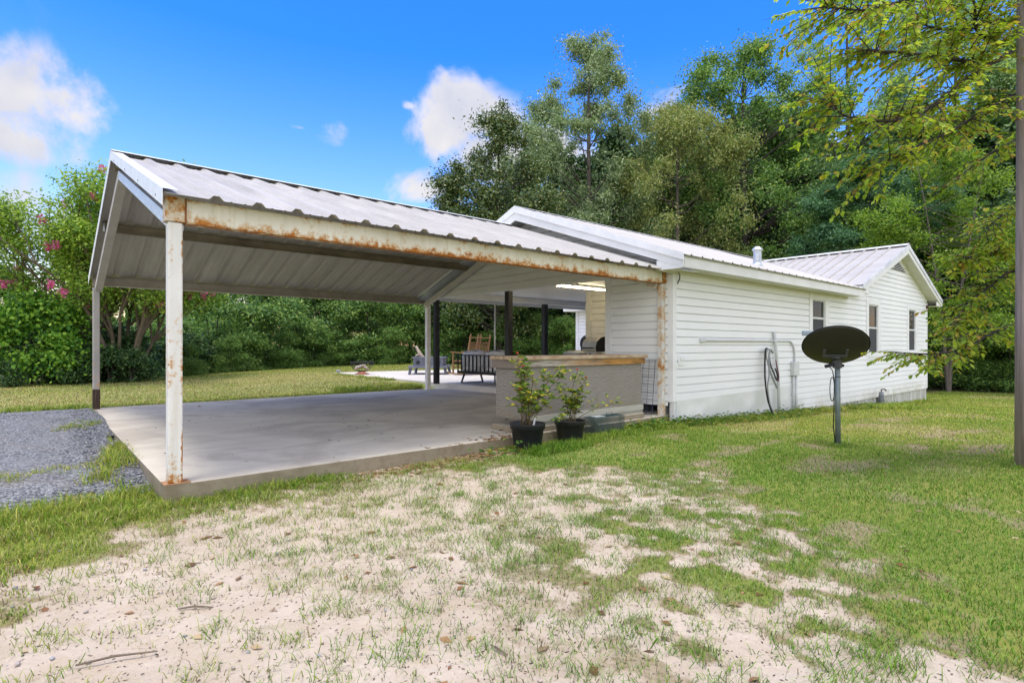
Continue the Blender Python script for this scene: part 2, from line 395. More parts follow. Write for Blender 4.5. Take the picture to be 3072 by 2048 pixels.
gd = npmesh('gravel_drive', np.stack([RX, RY, RZ], -1).reshape(-1, 3), np.stack([gi, gi+1, gi+len(grx)+1, gi+len(grx)], -1), t.m, smooth=True)
gd['kind'] = 'structure'
# loose stones lying on the drive
def stones(n, cx, cy, s0, s1):
    base = np.array([(-.6, -.5, -.3), (.6, -.45, -.32), (.5, .55, -.3), (-.55, .5, -.28), (-.42, -.3, .35), (.36, -.4, .3), (.42, .3, .4), (-.3, .42, .32)])
    fs = np.array([(0, 3, 2, 1), (4, 5, 6, 7), (0, 1, 5, 4), (1, 2, 6, 5), (2, 3, 7, 6), (3, 0, 4, 7)])
    sz = rng.uniform(s0, s1, n)[:, None]*np.stack([rng.uniform(.7, 1.4, n), rng.uniform(.7, 1.2, n), rng.uniform(.4, .8, n)], -1)
    a = rng.uniform(0, 2*PI, n); B = base[None]*sz[:, None, :]+rng.normal(0, .1, (n, 8, 3))*sz[:, None, :]
    x = B[..., 0]*np.cos(a)[:, None]-B[..., 1]*np.sin(a)[:, None]; y = B[..., 0]*np.sin(a)[:, None]+B[..., 1]*np.cos(a)[:, None]
    V = np.stack([x+cx[:, None], y+cy[:, None], B[..., 2]+(terrain(cx, cy)+.026)[:, None]], -1).reshape(-1, 3)
    return V, (fs[None]+8*np.arange(n)[:, None, None]).reshape(-1, 4)
n = 24000; cx = rng.uniform(-4.2, .78, n*2); cy = rng.uniform(5.2, 12.8, n*2)
sg = polydist(cx, cy, GRAV)+(fbm(cx*1.2, cy*1.2, 61)-.5)*.7; kk = (sg < .12) & (rng.uniform(0, 1, n*2) < np.clip(9./np.hypot(cx, cy)**1.1, 0, 1)); cx, cy = cx[kk][:n], cy[kk][:n]
V, F = stones(len(cx), cx, cy, .009, .021)
tag(npmesh('gravel_stones', V, F, leafmat('stone', [(.08, .085, .10), (.14, .147, .172), (.21, .22, .25), (.32, .33, .355)], 0, .8)), 'loose blue grey crushed stones on the drive', 'gravel', kind='stuff')
# concrete slab
t = NT('concrete'); o = t.obj()
c = t.ramp(t.noise(.9, 6, .62), [(.3, (.50, .455, .37)), (.7, (.64, .585, .485))])
c = t.mix(t.ramp(t.noise(2.2, 5, .65, stretch=(.25, 2.2, 1)), [(.45, 0.), (.75, .5)]), c, (.38, .33, .285))
c = t.mix(t.ramp(t.noise(.7, 4, .6, dist=.6), [(.47, 0.), (.60, .55)]), c, (.33, .285, .24))
c = t.mix(t.ramp(t.noise(3.3, 3, .6), [(.66, 0.), (.74, .45)]), c, (.24, .205, .175))
c = t.mix(t.ramp(t.noise(30, 5, .7), [(.55, 0.), (.8, .3)]), c, (.25, .22, .2))
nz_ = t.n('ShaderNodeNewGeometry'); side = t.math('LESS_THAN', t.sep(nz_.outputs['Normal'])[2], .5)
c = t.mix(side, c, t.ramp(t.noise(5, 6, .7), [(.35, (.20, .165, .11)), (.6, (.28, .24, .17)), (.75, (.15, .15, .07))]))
t.base(c).rough(.8, 0, .25).bump(t.noise(90, 5, .7), .18, .004); M_CONC = t.m
tag(MB().box(SLAB[0], SLAB[1], SLAB[2], SLAB[3], -.25, .117).build('carport_slab', M_CONC, bevel=.008), kind='structure')
t = NT('patio_concrete')
t.base(t.ramp(t.noise(.8, 6, .6), [(.3, (.50, .46, .405)), (.7, (.60, .56, .50))])).rough(.8).bump(t.noise(80, 4), .15, .004)
pp = [(8.1, 6.1), (8.1, 12.6), (8.1, 15.5), (8.18, 18.2), (8.3, 19.5), (10.7, 19.2), (14.8, 18.3), (15.6, 12), (15.6, 6.1)]
tag(MB().prism(pp, 2, -.1, .25).build('patio', t.m, bevel=.008), kind='structure')

# ================================================================ CARPORT
ZE, YE, YR, SLP = 2.40, 5.00, 8.60, .3417
def zr(Y): return ZE+SLP*(Y-YE) if Y <= YR else ZE+SLP*(2*YR-YE-Y)
cp = empty('carport', (4.2, 8.60, .117), 0, 'open metal carport with a rusty white front beam and a ribbed gable roof', 'carport')
WP, WP2 = (.60, .59, .56), (.72, .71, .68)
M_BEAM = rusty('rusty_beam_paint', (.62, .59, .49), (.75, .73, .65), 2.195-.117, 2.385-.117, .26, .34, 13, .20)
M_POST = rusty('rusty_post_paint', (.62, .61, .57), (.74, .73, .70), 0, .25, .30, .20, 26, 0., ((.914-4.2, .016, .34), (.838-4.2, .035, .17)))
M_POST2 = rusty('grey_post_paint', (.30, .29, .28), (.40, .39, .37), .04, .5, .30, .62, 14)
M_POST3 = rusty('rust_streak_post_paint', (.60, .60, .58), (.72, .72, .70), 0, .2, .43, .05, 7)
M_GALV = simple('galvanised', (.40, .45, .50), (.62, .66, .70), 26, .42, .35, .05, 80)
M_TAN = simple('purlin_tan', (.30, .265, .22), (.40, .355, .30), 4, .6, 0, .1, 40, (1, 3, 1))
M_PURL = simple('purlin_stained', (.17, .14, .10), (.31, .27, .205), 3.2, .65, 0, .1, 40, (.8, 2, 2))
M_RAFT = simple('rafter_grey', (.42, .385, .35), (.50, .46, .42), 5, .6, 0, .1, 60)
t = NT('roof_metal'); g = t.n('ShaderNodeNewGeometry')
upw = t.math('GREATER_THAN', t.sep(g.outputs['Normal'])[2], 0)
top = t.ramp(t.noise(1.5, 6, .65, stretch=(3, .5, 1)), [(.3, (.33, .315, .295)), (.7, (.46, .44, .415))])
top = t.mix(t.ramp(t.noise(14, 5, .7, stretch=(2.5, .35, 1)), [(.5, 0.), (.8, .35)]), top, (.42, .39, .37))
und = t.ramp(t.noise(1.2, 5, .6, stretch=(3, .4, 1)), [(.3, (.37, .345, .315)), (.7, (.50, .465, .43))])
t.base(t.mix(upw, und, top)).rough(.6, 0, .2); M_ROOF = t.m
def ribsheet(xs, pitch_end, y0, y1, zf, h=.034, axis=0, tail=None, w=.055, tw=.022, minor=True):
    """trapezoid ribbed sheet: ribs run along Y (axis 0) from y0 to y1 at the given x positions"""
    prof = []
    x0, x1 = pitch_end; xs = list(xs)
    pts = [(x0, 0)]
    for i, x in enumerate(xs):
        pts += [(x-w, 0), (x-tw, h), (x+tw, h), (x+w, 0)]
        if minor and i+1 < len(xs):
            for q in (1/3., 2/3.):
                m = x+(xs[i+1]-x)*q; pts += [(m-.012, 0), (m-.005, .005), (m+.005, .005), (m+.012, 0)]
    pts.append((x1, 0)); pts = [p for p in pts if x0 <= p[0] <= x1]
    mb = MB(); m = len(pts); vs = []
    for y in (y0, y1):
        for x, hh in pts:
            vs.append((x, y, zf(y)+hh) if axis == 0 else (y, x, zf(y)+hh))
    up = (y1 > y0) == (axis == 0)
    mb.add(vs, [((i, i+1, m+i+1, m+i) if up else (i, m+i, m+i+1, i+1)) for i in range(m-1)])
    return mb
XR = [.805+.3245*k for k in range(1, 21)]
near = ribsheet(XR, (.775, 7.6), YE-.045, YR+.01, zr); near.build('roof_sheet', M_ROOF, cp, solid=.0025)
farz = lambda Y: zr(Y)
ribsheet([x for x in XR if x < 7.2], (.775, 7.27), YR-.01, 2*YR-YE+.045, farz).build('roof_sheet', M_ROOF, cp, solid=.0025)
M_TRIM = simple('white_trim_metal', (.66, .67, .67), (.76, .77, .77), 5, .45, .1, .03, 20)
# ridge cap rides on the ribs and leaves dark gaps over the pans
rc = MB(); hc = .052
for s in (-1, 1):
    yo = YR+s*.17
    rc.add([(.752, YR, ZE+SLP*(YR-YE)+hc), (7.27, YR, ZE+SLP*(YR-YE)+hc), (7.27, yo, zr(yo)+hc), (.752, yo, zr(yo)+hc)], [(0, 1, 2, 3) if s < 0 else (0, 3, 2, 1)])
rc.build('ridge_cap', M_TRIM, cp, solid=.003)
M_SCREW = simple('screw_dark', (.05, .05, .06))
# rake trim on the open gable
for s in (-1, 1):
    ye = YE-.045 if s < 0 else 2*YR-YE+.045
    tr = MB(); ze = zr(ye); zt = zr(YR)
    tr.prism([(ye, ze+.034), (YR, zt+.036), (YR, zt-.085), (ye, ze-.10)], 0, .752, .757)
    yy = [(ye, ze+.031), (YR, zt+.033)]
    tr.add([(.757, ye, ze+.0335), (.757, YR, zt+.0355), (.86, YR, zt+.0355), (.86, ye, ze+.0335)], [(0, 1, 2, 3)])
    tr.build('rake_trim', M_TRIM, cp, bevel=.001)
    for k in (.08, .35, .62, .9):
        y = ye+(YR-ye)*k; z = ze+(zt-ze)*k-.06; MB().lathe([(0, .003), (.008, .003), (.009, 0)], (.752, y, z), 8, Matrix.Rotation(-PI/2, 3, 'Y')).build('trim_screw', M_SCREW, cp)
# purlins under the sheet
def purlin(Y, m, x0=.80, x1=7.52, d=.135, w=.05, name='purlin', top=.012):
    z = zr(Y)-top; lip = .016
    b = MB(); b.box(x0, x1, Y-.004, Y+.004, z-d, z)
    sgn = 1 if Y < YR else -1
    b.box(x0, x1, Y+sgn*.0045, Y+sgn*w, z-.004-abs(SLP*w), z-abs(SLP*w)); b.box(x0, x1, Y+sgn*.0045, Y+sgn*w, z-d, z-d+.004)
    return b.build(name, m, cp)
purlin(6.95, M_PURL); purlin(YR-.11, M_PURL); purlin(YR+.11, M_PURL); purlin(2*YR-6.95, M_PURL, d=.15); purlin(2*YR-5.13, M_TAN, d=.165, name='eave_purlin')
M_LIP = simple('purlin_lip', (.55, .51, .45), (.62, .58, .52))
lp = MB(); lp.box(.80, 7.52, 2*YR-5.13-.012, 2*YR-5.13-.006, zr(5.13)-.012-.165-.018, zr(5.13)-.012-.160); lp.build('purlin_lip', M_LIP, cp)
# rusty eave beam over the near posts
bm_ = MB(); bm_.box(.935, 7.50, 5.095, 5.205, 2.197, 2.388); bm_.build('eave_beam', M_BEAM, cp, bevel=.006)
MB().box(.795, .9345, 5.088, 5.212, 2.199, 2.395).build('beam_end_box', rusty('rusty_joint', (.58, .54, .45), (.66, .62, .53), 2.1-.117, 2.42-.117, .47, .06, 17, .2), cp, bevel=.004)
MB().box(7.5005, 7.61, 5.088, 5.212, 2.199, 2.395).build('beam_end_box', rusty('rusty_joint_dark', (.40, .36, .25), (.5, .47, .33), 2.1-.117, 2.42-.117, .58, .1, 17, .3), cp, bevel=.004)
jn = MB(); jn.box(.9285, .9415, 5.083, 5.2, 2.195, 2.39); jn.build('weld_seam', simple('weld_rust', (.13, .045, .015), (.30, .12, .03), 20, .8), cp)
# rafters: near frame galvanised, its far half's shadow side put into the colour, house end painted
def rafter(x0, x1, ya, yb, m, drop=.20, d=.11):
    b = MB(); f = lambda y: zr(y)-drop
    return b.prism([(ya, f(ya)), (yb, f(yb)), (yb, f(yb)-d), (ya, f(ya)-d)], 0, x0, x1).build('rafter', m, cp, bevel=.003)
rafter(.83, .935, 5.16, YR, M_GALV); rafter(.83, .935, 2*YR-5.16, YR, M_RAFT)
rafter(7.45, 7.55, 5.18, YR, M_RAFT); rafter(7.45, 7.55, 2*YR-5.16, YR, simple('rafter_tan', (.50, .46, .41), (.58, .54, .48), 4), drop=.165)
# short struts between rafter and rake
for y in (6.95, YR-.03, 2*YR-6.95):
    MB().box(.806, .826, y-.02, y+.02, zr(y)-.16, zr(y)-.016).build('purlin_clip', M_GALV, cp)
def post(x0, x1, y0, y1, z0, z1, m, plate=True):
    p = MB().box(x0, x1, y0, y1, z0, z1).build('post', m, cp, bevel=.012)
    if plate: MB().box(x0-.03, x1+.055, y0-.012, y1+.03, z0, z0+.008).build('base_plate', simple('plate_rust', (.28, .12, .05), (.45, .30, .18), 14, .8), p)
post(.815, .918, 5.10, 5.205, .117, 2.198, M_POST)
post(7.515, 7.60, 5.10, 5.20, .117, 2.198, M_POST3, False)
# far post: grey paint, the foot rusted black
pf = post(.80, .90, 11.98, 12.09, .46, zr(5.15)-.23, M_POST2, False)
MB().box(.798, .902, 11.978, 12.092, .05, .462).build('rusted_foot', rusty('foot_rust', (.05, .028, .02), (.025, .015, .012), None, None, .30), pf, bevel=.01)['label'] = 'blackened rusted foot of the far post'
post(7.50, 7.61, 11.96, 12.07, .115, zr(5.15)-.22, simple('white_post', (.74, .73, .70), (.66, .63, .58), 6), False)
# knee pieces that fold post into rafter
MB().prism([(5.19, 2.198), (5.30, 2.31), (5.19, 2.30)], 0, .832, .934).build('knee_plate', M_GALV, cp)
kb = MB(); kb.prism([(5.2, 2.12), (5.75, 2.30), (5.75, 2.36), (5.2, 2.18)], 0, 7.46, 7.54)
kb.build('knee_brace', M_POST3, cp)

# ================================================================ HOUSE
hs_ = empty('house', (14.9, 8.3, -.3), 0, 'white clapboard house with a pale metal gable roof, covered porch and cross wing', 'house')
t = NT('siding'); o = t.obj()
c = t.ramp(t.noise(.8, 4, .5), [(.3, (.74, .755, .765)), (.7, (.80, .81, .82))])
z = t.sep(o)[2]
dirt = t.math('MULTIPLY', t.math('SUBTRACT', 1.0, t.math('MULTIPLY', t.math('SUBTRACT', z, .02), 2.2), clamp=True), t.ramp(t.noise(2.6, 5, .7), [(.34, 0.), (.62, .95)]))
c = t.mix(dirt, c, (.42, .40, .27))
t.base(c).rough(.5, 0, .35); M_SIDE = t.m
M_WHITE = simple('white_paint', (.76, .77, .78), (.70, .71, .715), 3, .5)
M_FASC = simple('fascia_white', (.74, .745, .74), (.66, .665, .65), 2.5, .5)
PITCH, ZB = .127, .345
def siding(org, a, n, z0, z1, tl, tr, holes=(), pitch=PITCH, zb=ZB):
    """clapboards: org + a*t + n*offset, courses of the given pitch; tl/tr give the ends at height z; holes are t0,t1,z0,z1"""
    mb = MB(); a = Vector(a); n = Vector(n); org = Vector(org)
    prof = [(0, .024), (.82*pitch, .019), (.93*pitch, .004), (pitch, -.003)]
    def off(q):
        for (za, oa), (zc, oc) in zip(prof, prof[1:]):
            if q <= zc+1e-9: return oa+(oc-oa)*max(0, min(1, (q-za)/(zc-za)))
        return 0.
    cuts = set()
    k0 = math.floor((z0-zb)/pitch)-1; k1 = math.ceil((z1-zb)/pitch)+1
    for k in range(k0, k1+1):
        for q in prof[:3]: cuts.add(round(zb+k*pitch+q[0], 5))
    for h in holes: cuts |= {h[2], h[3]}
    cuts |= {z0, z1}; cuts = sorted(c for c in cuts if z0-1e-6 <= c <= z1+1e-6)
    def P(t_, zz, of): return org+a*t_+n*of+Vector((0, 0, zz))
    for za, zc in zip(cuts, cuts[1:]):
        if zc-za < 1e-4: continue
        zm = (za+zc)/2; k = math.floor((zm-zb)/pitch); b = zb+k*pitch
        oa, oc = off(za-b), off(zc-b)
        iv = [(None, None)]
        hs = sorted((h[0], h[1]) for h in holes if h[2] < zm < h[3])
        segs = []; L = ('L',)
        prev = 'L'
        for h0, h1 in hs: segs.append((prev, h0)); prev = h1
        segs.append((prev, 'R'))
        for l, r in segs:
            la, lc = (tl(za), tl(zc)) if l == 'L' else (l, l)
            ra, rcx = (tr(za), tr(zc)) if r == 'R' else (r, r)
            if ra-la < .002 and rcx-lc < .002: continue
            mb.add([P(la, za, oa), P(ra, za, oa), P(rcx, zc, oc), P(lc, zc, oc)], [(0, 1, 2, 3)])
            if abs(za-b) < 1e-4:
                mb.add([P(la, za, -.004), P(ra, za, -.004), P(ra, za, oa), P(la, za, oa)], [(0, 1, 2, 3)])
    return mb
YW = 4.99
WIN = [(12.96, 13.67, 1.42, 2.24, 12.79, 13.90, 1.33, 2.372, 1.83), (16.57, 17.31, 1.01, 2.30, 16.40, 17.55, .915, 2.46, 1.69), (20.14, 20.86, 1.05, 2.32, 19.98, 21.06, .955, 2.47, 1.70)]
holes = [(w[0]-.02, w[1]+.02, w[2]-.02, w[3]+.02) for w in WIN]
UX, RZ_ = 19.0, 3.955
front = siding((0, YW, 0), (1, 0, 0), (0, -1, 0), ZB, 2.45, lambda z: 7.69, lambda z: 11.86)
f2 = siding((0, YW, 0), (1, 0, 0), (0, -1, 0), -.163, 2.45, lambda z: 11.86, lambda z: 22.16, holes)
f3 = siding((0, YW, 0), (1, 0, 0), (0, -1, 0), 2.45, 3.90, lambda z: max(15.05, UX-(RZ_-z)/.368), lambda z: min(22.16, UX+(RZ_-z)/.368))
front.add(f2.v, f2.f); front.add(f3.v, f3.f); front.build('front_wall', M_SIDE, hs_)
# end wall, gable and porch walls
XW = 7.62
zg = lambda Y: 2.57+.3675*(min(Y, 16.70-Y)-4.58)-.2
ew = siding((XW, 0, 0), (0, 1, 0), (-1, 0, 0), .27, 2.385, lambda z: 5.06, lambda z: 6.24)
ew.build('end_wall', M_SIDE, hs_)
gy_ = lambda z: max(5.0, 4.58+(z+.2-2.57)/.3675)
siding((XW, 0, 0), (0, 1, 0), (-1, 0, 0), 2.385, 3.72, gy_, lambda z: min(16.70-gy_(z), 11.95), pitch=.1475, zb=2.405).build('gable_wall', simple('gable_siding', (.66, .65, .62), (.72, .71, .68), 2, .5), hs_)
MB().box(XW-.03, XW+.06, 6.15, 12.0, 2.372, 2.408).build('header_trim', M_WHITE, hs_)
pw = siding((10.2, 0, 0), (0, 1, 0), (-1, 0, 0), .27, 2.5, lambda z: 6.3, lambda z: 8.93, pitch=.152, zb=.3)
pw.build('porch_wall', simple('lamplit_porch_siding', (.74, .72, .66), (.68, .66, .60), 2, .5), hs_)  # white siding, the lamp's warm glow put into its colour
pb = MB(); pb.box(10.215, 15.7, 9.0, 9.06, .25, 2.5); pb.box(7.72, 10.2, 6.24, 6.3, .25, 2.5)
pb.build('porch_wall', M_WHITE, hs_)
siding((15.7, 0, 0), (0, 1, 0), (-1, 0, 0), -.1, 2.6, lambda z: 9.06, lambda z: 14.40).build('wing_wall', M_SIDE, hs_)
MB().box(15.66, 15.75, 14.36, 14.48, -.1, 2.62).build('corner_trim', M_WHITE, hs_)
MB().box(10.155, 10.24, 8.92, 9.065, .25, 2.5).build('corner_trim', simple('lamplit_porch_trim', (.76, .74, .68), (.7, .68, .62)), hs_)  # porch corner trim tinted with the same painted lamplight
MB().box(7.585, 7.70, 6.20, 6.32, .25, 2.372).build('corner_trim', M_WHITE, hs_)
MB().box(7.594, 7.695, 4.962, 5.065, .33, 2.372).build('corner_trim', M_WHITE, hs_, bevel=.006)
MB().box(22.15, 22.22, 4.965, 5.05, -.16, 2.62).build('corner_trim', M_WHITE, hs_)
# body behind the boards: back and sides, hidden floor of the house
bd = MB(); bd.box(22.16, 22.2, 5.0, 14.4, -.6, 2.65); bd.box(15.7, 22.2, 14.4, 14.45, -.6, 2.65); bd.box(7.7, 22.1, 5.2, 5.22, -.3, 1.0)
bd.build('back_wall', M_WHITE, hs_)
# skirt: dented white metal near, stained boards far
t = NT('skirt_metal'); t.base(t.ramp(t.noise(.9, 4), [(.35, (.66, .68, .71)), (.65, (.76, .775, .79))])).rough(.38, .25, .4).bump(t.noise(1.6, 2, .4), .5, .12); M_SK = t.m
sk = MB(); sk.prism([(7.70, -.25), (7.70, .343), (11.86, .393), (11.86, -.35)], 1, 4.966, 4.985); sk.build('skirt_panel', M_SK, hs_)
MB().box(7.63, 7.70, 4.98, 5.05, -.2, .33).build('skirt_panel', M_SK, hs_)
t = NT('skirt_boards'); o = t.obj()
c = t.ramp(t.noise(2, 5, .65), [(.3, (.52, .52, .50)), (.7, (.66, .66, .65))])
c = t.mix(t.ramp(t.noise(7, 5, .7, stretch=(4, 4, .25)), [(.42, 0.), (.62, .8)]), c, (.20, .185, .09))
t.base(c).rough(.8)
fb = MB(); x = 11.87
while x < 22.1:
    w_ = random.uniform(.45, 1.1); x2 = min(22.15, x+w_); fb.box(x, x2-.008, 5.0+random.uniform(0, .006), 5.02, -1.1, -.158); x = x2
fb.build('skirt_boards', t.m, hs_)
MB().box(17.3, 17.62, 4.985, 4.999, -.33, -.17).build('crawl_vent', simple('vent_dark', (.03, .03, .035)), hs_)
# eaves: fascia, soffit, roof
M_SOFF = simple('soffit', (.66, .655, .60), (.60, .595, .53), 3, .6)
ZEV = 2.57
MB().box(7.30, 15.02, 4.575, 4.60, 2.378, 2.535).build('fascia', M_FASC, hs_)
MB().box(7.32, 15.0, 4.60, 4.985, 2.392, 2.402).build('soffit', M_SOFF, hs_)
MB().box(7.32, 15.0, 4.93, 4.972, 2.345, 2.39).build('frieze_trim', M_SOFF, hs_)
MB().box(7.30, 15.02, 4.55, 4.574, 2.535, 2.556).build('shaded_drip_edge', simple('drip_edge_shade', (.42, .43, .38), (.3, .31, .26)), hs_)  # drip edge strip, shade at the fascia top put into its dark colour
zh = lambda Y: ZEV+.3675*(Y-4.58)
XH = [7.41+.305*k for k in range(26)]
M_HROOF = simple('house_roof_metal', (.47, .45, .43), (.39, .37, .355), 1.2, .5, 0, 0, 20, (2, .5, 1), .4)
ribsheet(XH[:25], (7.28, 15.05), 4.53, 8.35, zh, .02, minor=False, w=.03, tw=.012).build('roof', M_HROOF, hs_, solid=.003)
mr_ = MB(); zf2 = lambda Y: zh(16.70-Y)
mr_.add([(7.28, 8.35, zh(8.35)), (18.9, 8.35, zh(8.35)), (18.9, 12.15, zf2(12.15)), (7.28, 12.15, zf2(12.15))], [(0, 1, 2, 3)])
mr_.add([(15.05, 5.1, zh(5.1)), (18.9, 5.1, zh(5.1)), (18.9, 8.35, zh(8.35)), (15.05, 8.35, zh(8.35))], [(0, 1, 2, 3)])
mr_.build('roof', M_HROOF, hs_, solid=.003)
hc_ = MB()
for s in (-1, 1):
    yo = 8.35+s*.15; hc_.add([(7.25, 8.35, zh(8.35)+.035), (18.0, 8.35, zh(8.35)+.035), (18.0, yo, zh(8.35)+.035-.055), (7.25, yo, zh(8.35)+.035-.055)], [(0, 1, 2, 3) if s < 0 else (0, 3, 2, 1)])
hc_.build('ridge_cap', M_TRIM, hs_, solid=.003)
# near rake: metal edge over a white board, panelled soffit under it
for s in (-1, 1):
    ye = 4.56 if s < 0 else 12.14; f = zh if s < 0 else zf2
    MB().prism([(ye, f(ye)+.018), (8.35, zh(8.35)+.03), (8.35, zh(8.35)-.105), (ye, f(ye)-.09)], 0, 7.244, 7.262).build('rake_trim', M_TRIM, hs_)
    MB().prism([(ye+s*-.02, f(ye)-.08), (8.35, zh(8.35)-.10), (8.35, zh(8.35)-.255), (ye+s*-.02, f(ye)-.19)], 0, 7.2645, 7.29).build('rake_board', M_FASC, hs_)
    sf = MB(); N = 14
    for k in range(N):
        a0 = ye+(8.35-ye)*k/N; a1 = ye+(8.35-ye)*(k+1)/N-s*-.012
        sf.add([(7.291, a0, f(a0)-.235), (7.62, a0, f(a0)-.235), (7.62, a1, f(a1)-.235), (7.291, a1, f(a1)-.235)], [(0, 3, 2, 1)])
    sf.build('rake_soffit', simple('rake_soffit', (.50, .52, .55), (.44, .46, .49)), hs_, solid=.006)
MB().box(7.266, 7.60, 4.60, 5.04, 2.366, 2.391).build('eave_return', M_FASC, hs_)
MB().prism([(4.60, 2.391), (5.04, 2.391), (5.04, 2.52), (4.60, 2.47)], 0, 7.268, 7.289).build('eave_return', M_FASC, hs_)
# cross wing roof
zw = lambda X: 4.08-.368*abs(X-UX)
YF = 4.70
ribsY = [YF+.40+.325*k for k in range(14)]
ribsheet(ribsY, (YF, 14.7), 15.23, UX, zw, .042, axis=1, minor=False, w=.022, tw=.014).build('wing_roof', M_HROOF, hs_, solid=.003)
ribsheet(ribsY, (YF, 14.7), 22.77, UX, zw, .042, axis=1, minor=False, w=.022, tw=.014).build('wing_roof', M_HROOF, hs_, solid=.003)
wc = MB()
for s in (-1, 1): wc.add([(UX, YF-.03, zw(UX)+.062), (UX, 14.7, zw(UX)+.062), (UX+s*.17, 14.7, zw(UX)-.004), (UX+s*.17, YF-.03, zw(UX)-.004)], [(0, 1, 2, 3) if s > 0 else (0, 3, 2, 1)])
wc.build('ridge_cap', M_TRIM, hs_, solid=.003)
M_DIRTY = simple('weathered_trim', (.40, .43, .50), (.66, .68, .72), 3.5, .4, .2)
for s in (-1, 1):
    xe = UX+s*3.76
    MB().prism([(xe, zw(xe)+.02), (UX, zw(UX)+.03), (UX, zw(UX)-.105), (xe, zw(xe)-.10)], 1, YF-.028, YF-.012).build('rake_trim', M_DIRTY, hs_)
    MB().prism([(xe-s*.02, zw(xe)-.09), (UX, zw(UX)-.10), (UX, zw(UX)-.225), (xe-s*.02, zw(xe)-.19)], 1, YF-.010, YF+.015).build('rake_board', M_FASC, hs_)
    sf = MB()
    for k in range(16):
        a0 = xe+(UX-xe)*k/16; a1 = xe+(UX-xe)*(k+.965)/16
        sf.add([(a0, YF+.016, zw(a0)-.20), (a0, 4.985, zw(a0)-.20), (a1, 4.985, zw(a1)-.20), (a1, YF+.016, zw(a1)-.20)], [(0, 1, 2, 3)])
    sf.build('rake_soffit', M_SOFF, hs_, solid=.006)
    MB().box(xe-.03 if s < 0 else xe-.01, xe+.01 if s < 0 else xe+.03, YF-.01, 14.7, zw(xe)-.19, zw(xe)-.03).build('fascia', M_FASC, hs_)
    b0, b1 = sorted((xe, UX+s*3.24)); MB().box(b0, b1, YF+.016, 14.7, zw(xe)-.197, zw(xe)-.187).build('soffit', M_SOFF, hs_)
    MB().prism([(xe, zw(xe)-.19), (UX+s*3.2, zw(xe)-.19), (UX+s*3.2, zw(xe)-.06), (xe, zw(xe)-.10)], 1, YF+.0165, YF+.03).build('eave_return', M_FASC, hs_)
# louvred gable vent
gv_ = empty('gable_vent', (0, 0, 0)); gv_.parent = hs_
gv_.location = (0, 0, 0)
bv = MB(); bv.prism([(18.22, 3.40), (19.78, 3.40), (19.0, 3.70)], 1, 4.958, 4.972); bv.build('backing', simple('vent_black', (.02, .02, .022)), gv_)
lv = MB()
for k in range(6):
    z = 3.415+k*.047; hw = (3.70-z)/.30*.78*1.0
    lv.add([(UX-hw, 4.925, z), (UX+hw, 4.925, z), (UX+hw*.93, 4.957, z+.026), (UX-hw*.93, 4.957, z+.026)], [(0, 1, 2, 3)])
lv.box(UX-.50, UX-.475, 4.92, 4.956, 3.40, 3.54)
lv.build('louvre', M_WHITE, gv_, solid=.006)
# windows
t = NT('window_glass'); t.b.inputs['Base Color'].default_value = (.02, .03, .035, 1); t.rough(.03, 0, .18); t.b.inputs['Alpha'].default_value = .5; M_GLASS = t.m
M_BLIND = simple('blind', (.10, .125, .14), (.07, .09, .105)); M_ROOM = simple('dark_room_panel', (.012, .014, .018)); M_SCREEN = simple('insect_screen', (.030, .034, .045), (.024, .028, .036))
for i, (x0, x1, z0, z1, c0, c1, d0, d1, mid) in enumerate(WIN):
    fr = MB(); ya, yb = YW-.034, YW-.002
    fr.box(c0, x0, ya, yb, d0, d1); fr.box(x1, c1, ya, yb, d0, d1); fr.box(x0, x1, ya, yb, z1, d1); fr.box(x0, x1, ya-.012, yb, d0, z0)
    w = fr.build('window', M_WHITE, hs_, bevel=.004)
    s_ = MB(); y0, y1 = YW-.010, YW+.045
    for a, b, cc_, d in ((x0, x0+.03, z0, z1), (x1-.03, x1, z0, z1), (x0+.03, x1-.03, z1-.03, z1), (x0+.03, x1-.03, z0, z0+.035), (x0+.03, x1-.03, mid-.022, mid+.022)):
        s_.box(a, b, y0, y1, cc_, d)
    s_.build('sash', simple('sash_white', (.70, .71, .72)), w)
    MB().box(x0+.03, x1-.03, YW+.012, YW+.016, mid+.022, z1-.03).build('pane', M_GLASS, w)
    MB().box(x0+.03, x1-.03, YW+.008, YW+.012, z0+.035, mid-.022).build('insect_screen', M_SCREEN, w)
    bl = MB(); z = z1-.04
    zl = mid+.02 if i else mid+.10
    while z > zl:
        bl.add([(x0+.03, YW+.05, z), (x1-.06, YW+.05, z), (x1-.06, YW+.07, z+.012), (x0+.03, YW+.07, z+.012)], [(0, 1, 2, 3)]); z -= .034
    bl.build('blind', M_BLIND, w, solid=.002)
    MB().box(x0-.02, x1+.02, YW+.10, YW+.12, z0-.03, z1+.03).build('dark_room_panel', M_ROOM, w)  # near-black panel, the unlit room's darkness put into its colour
# roof vent pipe
vp = at(2272, 798, 10.9)
v_ = MB(); v_.lathe([(.10, -.03), (.10, .02), (.078, .05), (.075, .09)] + [(.075+(.006 if k % 2 else 0), .09+.012*k) for k in range(10)]+[(.072, .22), (.072, .30)], vp, 20)
vo = v_.build('vent_pipe', M_GALV, hs_, smooth=False)
MB().lathe([(.072, .285), (.085, .285), (.105, .32), (.05, .375), (0, .375)], vp, 6).build('vent_cap', M_GALV, vo)
